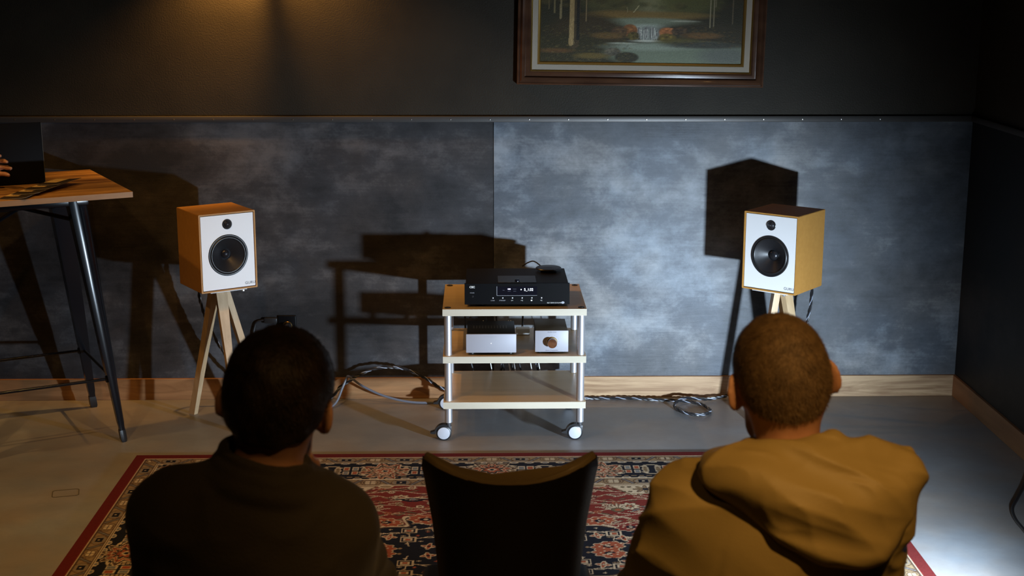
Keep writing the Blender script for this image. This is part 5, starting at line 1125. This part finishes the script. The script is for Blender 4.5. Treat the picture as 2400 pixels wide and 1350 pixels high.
bb_ = B(); bb_.tube([ct+sd*0.085, ct+sd*0.090+Vector((0, 0, -0.10)), Vector((ct.x, ct.y, 0.03))+sd*0.05, Vector((ct.x, ct.y, 0.022)), Vector((ct.x, ct.y, 0.03))-sd*0.05, ct-sd*0.090+Vector((0, 0, -0.10)), ct-sd*0.085], 0.009, 8); bb_.obj('yoke', 'lamp_body', fl)
B().lathe([(0.0, 0.0), (0.11, 0.0), (0.11, 0.010), (0.10, 0.016), (0.0, 0.018)], 32, Matrix.Translation((ct.x, ct.y, 0)), cap=False).obj('base_plate', 'lamp_body', fl)
# unseen flaps added to cut the beam: above, and right with floor open
ax = (Vector(b_)-Vector(a)); ax.z = 0; ax.normalize(); rt_ = Vector((ax.y, -ax.x, 0)); la = Vector(a)-Vector(base); Z_ = Vector((0, 0, 1))
def flap(pts, th): B().loft([[la+p for p in pts], [la+p+th for p in pts]]).obj('added_flap', 'lamp_body', fl)
flap([rt_*-0.075+Z_*0.080+ax*0.0, rt_*0.075+Z_*0.080, rt_*0.10+Z_*0.046+ax*0.13, rt_*-0.10+Z_*0.046+ax*0.13], Z_*0.002)
flap([rt_*0.082-Z_*0.03, rt_*0.082+Z_*0.075, Vector((0.002, 0.20, 0.10)), Vector((0.002, 0.20, -0.045))], rt_*0.002)
L_floor.parent = fl; L_floor.location = Vector(L_floor.location)-Vector(base)
cable('lamp_cord', [(1.80, 3.50, 0.012), (1.87, 3.95, 0.006), (1.905, 4.50, 0.006), (1.919, 4.681, 0.006), (1.926, 4.781, 0.006), (1.953, 4.885, 0.006), (2.012, 4.993, 0.006), (2.087, 5.127, 0.006), (2.17, 5.30, 0.006)], 0.0065, 'cable_black', 'black lamp cord curving over the floor at the right wall')
LBL = ('warm ceiling spotlight over the floor in front of the high table', 'warm ceiling spotlight over the rug in front of the rack', 'warm ceiling spotlight behind and above the man in the ochre jacket', 'warm ceiling spotlight over the floor left of the rug', 'warm ceiling spotlight over the far end of the high table', 'warm ceiling spotlight behind and above the man in the dark jacket')
for (a, b_, p, an), lo_i, lb in zip(CEILING_LAMPS, L_ceil, LBL):
    t = thing('ceiling_spotlight', lb, 'spotlight', (a[0], a[1], CEIL_Z), 0, 'warm ceiling spotlights'); lamp_can(t, (a[0], a[1], CEIL_Z), a, b_, 0.045, 0.11, 'lamp_lens_warm')
    d = (Vector(b_)-Vector(a)).normalized(); k = Vector(a)-d*0.07
    B().cyl((k.x-a[0], k.y-a[1], k.z-CEIL_Z), (k.x-a[0], k.y-a[1], 0.0), 0.010, n=12).obj('stem', 'lamp_body', t); B().cyl((k.x-a[0], k.y-a[1], -0.02), (k.x-a[0], k.y-a[1], 0.0), 0.05, n=28).obj('canopy', 'lamp_body', t)
    lo_i.parent = t; lo_i.location = Vector(a)-Vector((a[0], a[1], CEIL_Z))
wl = thing('wall_lamp', 'warm twin-headed lamp high on the dark wall above the frame', 'wall lamp', (WALL_LAMP[0], WY, WALL_LAMP[2]))
for s, l in zip((-1, 1), L_wall):
    B().lathe([(0.018, 0.004), (0.030, 0.004), (0.030, 0.075), (0.012, 0.09), (0.0, 0.09)], 24, Matrix.Translation((s*0.036, WALL_LAMP[1]-WY, 0.0)), cap=False).obj('shade', 'lamp_body', wl)
    l.parent = wl; l.location = (s*0.036, WALL_LAMP[1]-WY, 0.0)
B().tube([(0, WALL_LAMP[1]-WY, 0.06), (0, -0.09, 0.06), (0, 0, 0.06)], 0.009, 10).obj('arm', 'lamp_body', wl)
B().boxr((-0.03, -0.014, 0.02), (0.03, 0.0, 0.11), 0.004, 2).obj('wall_plate', 'lamp_body', wl)
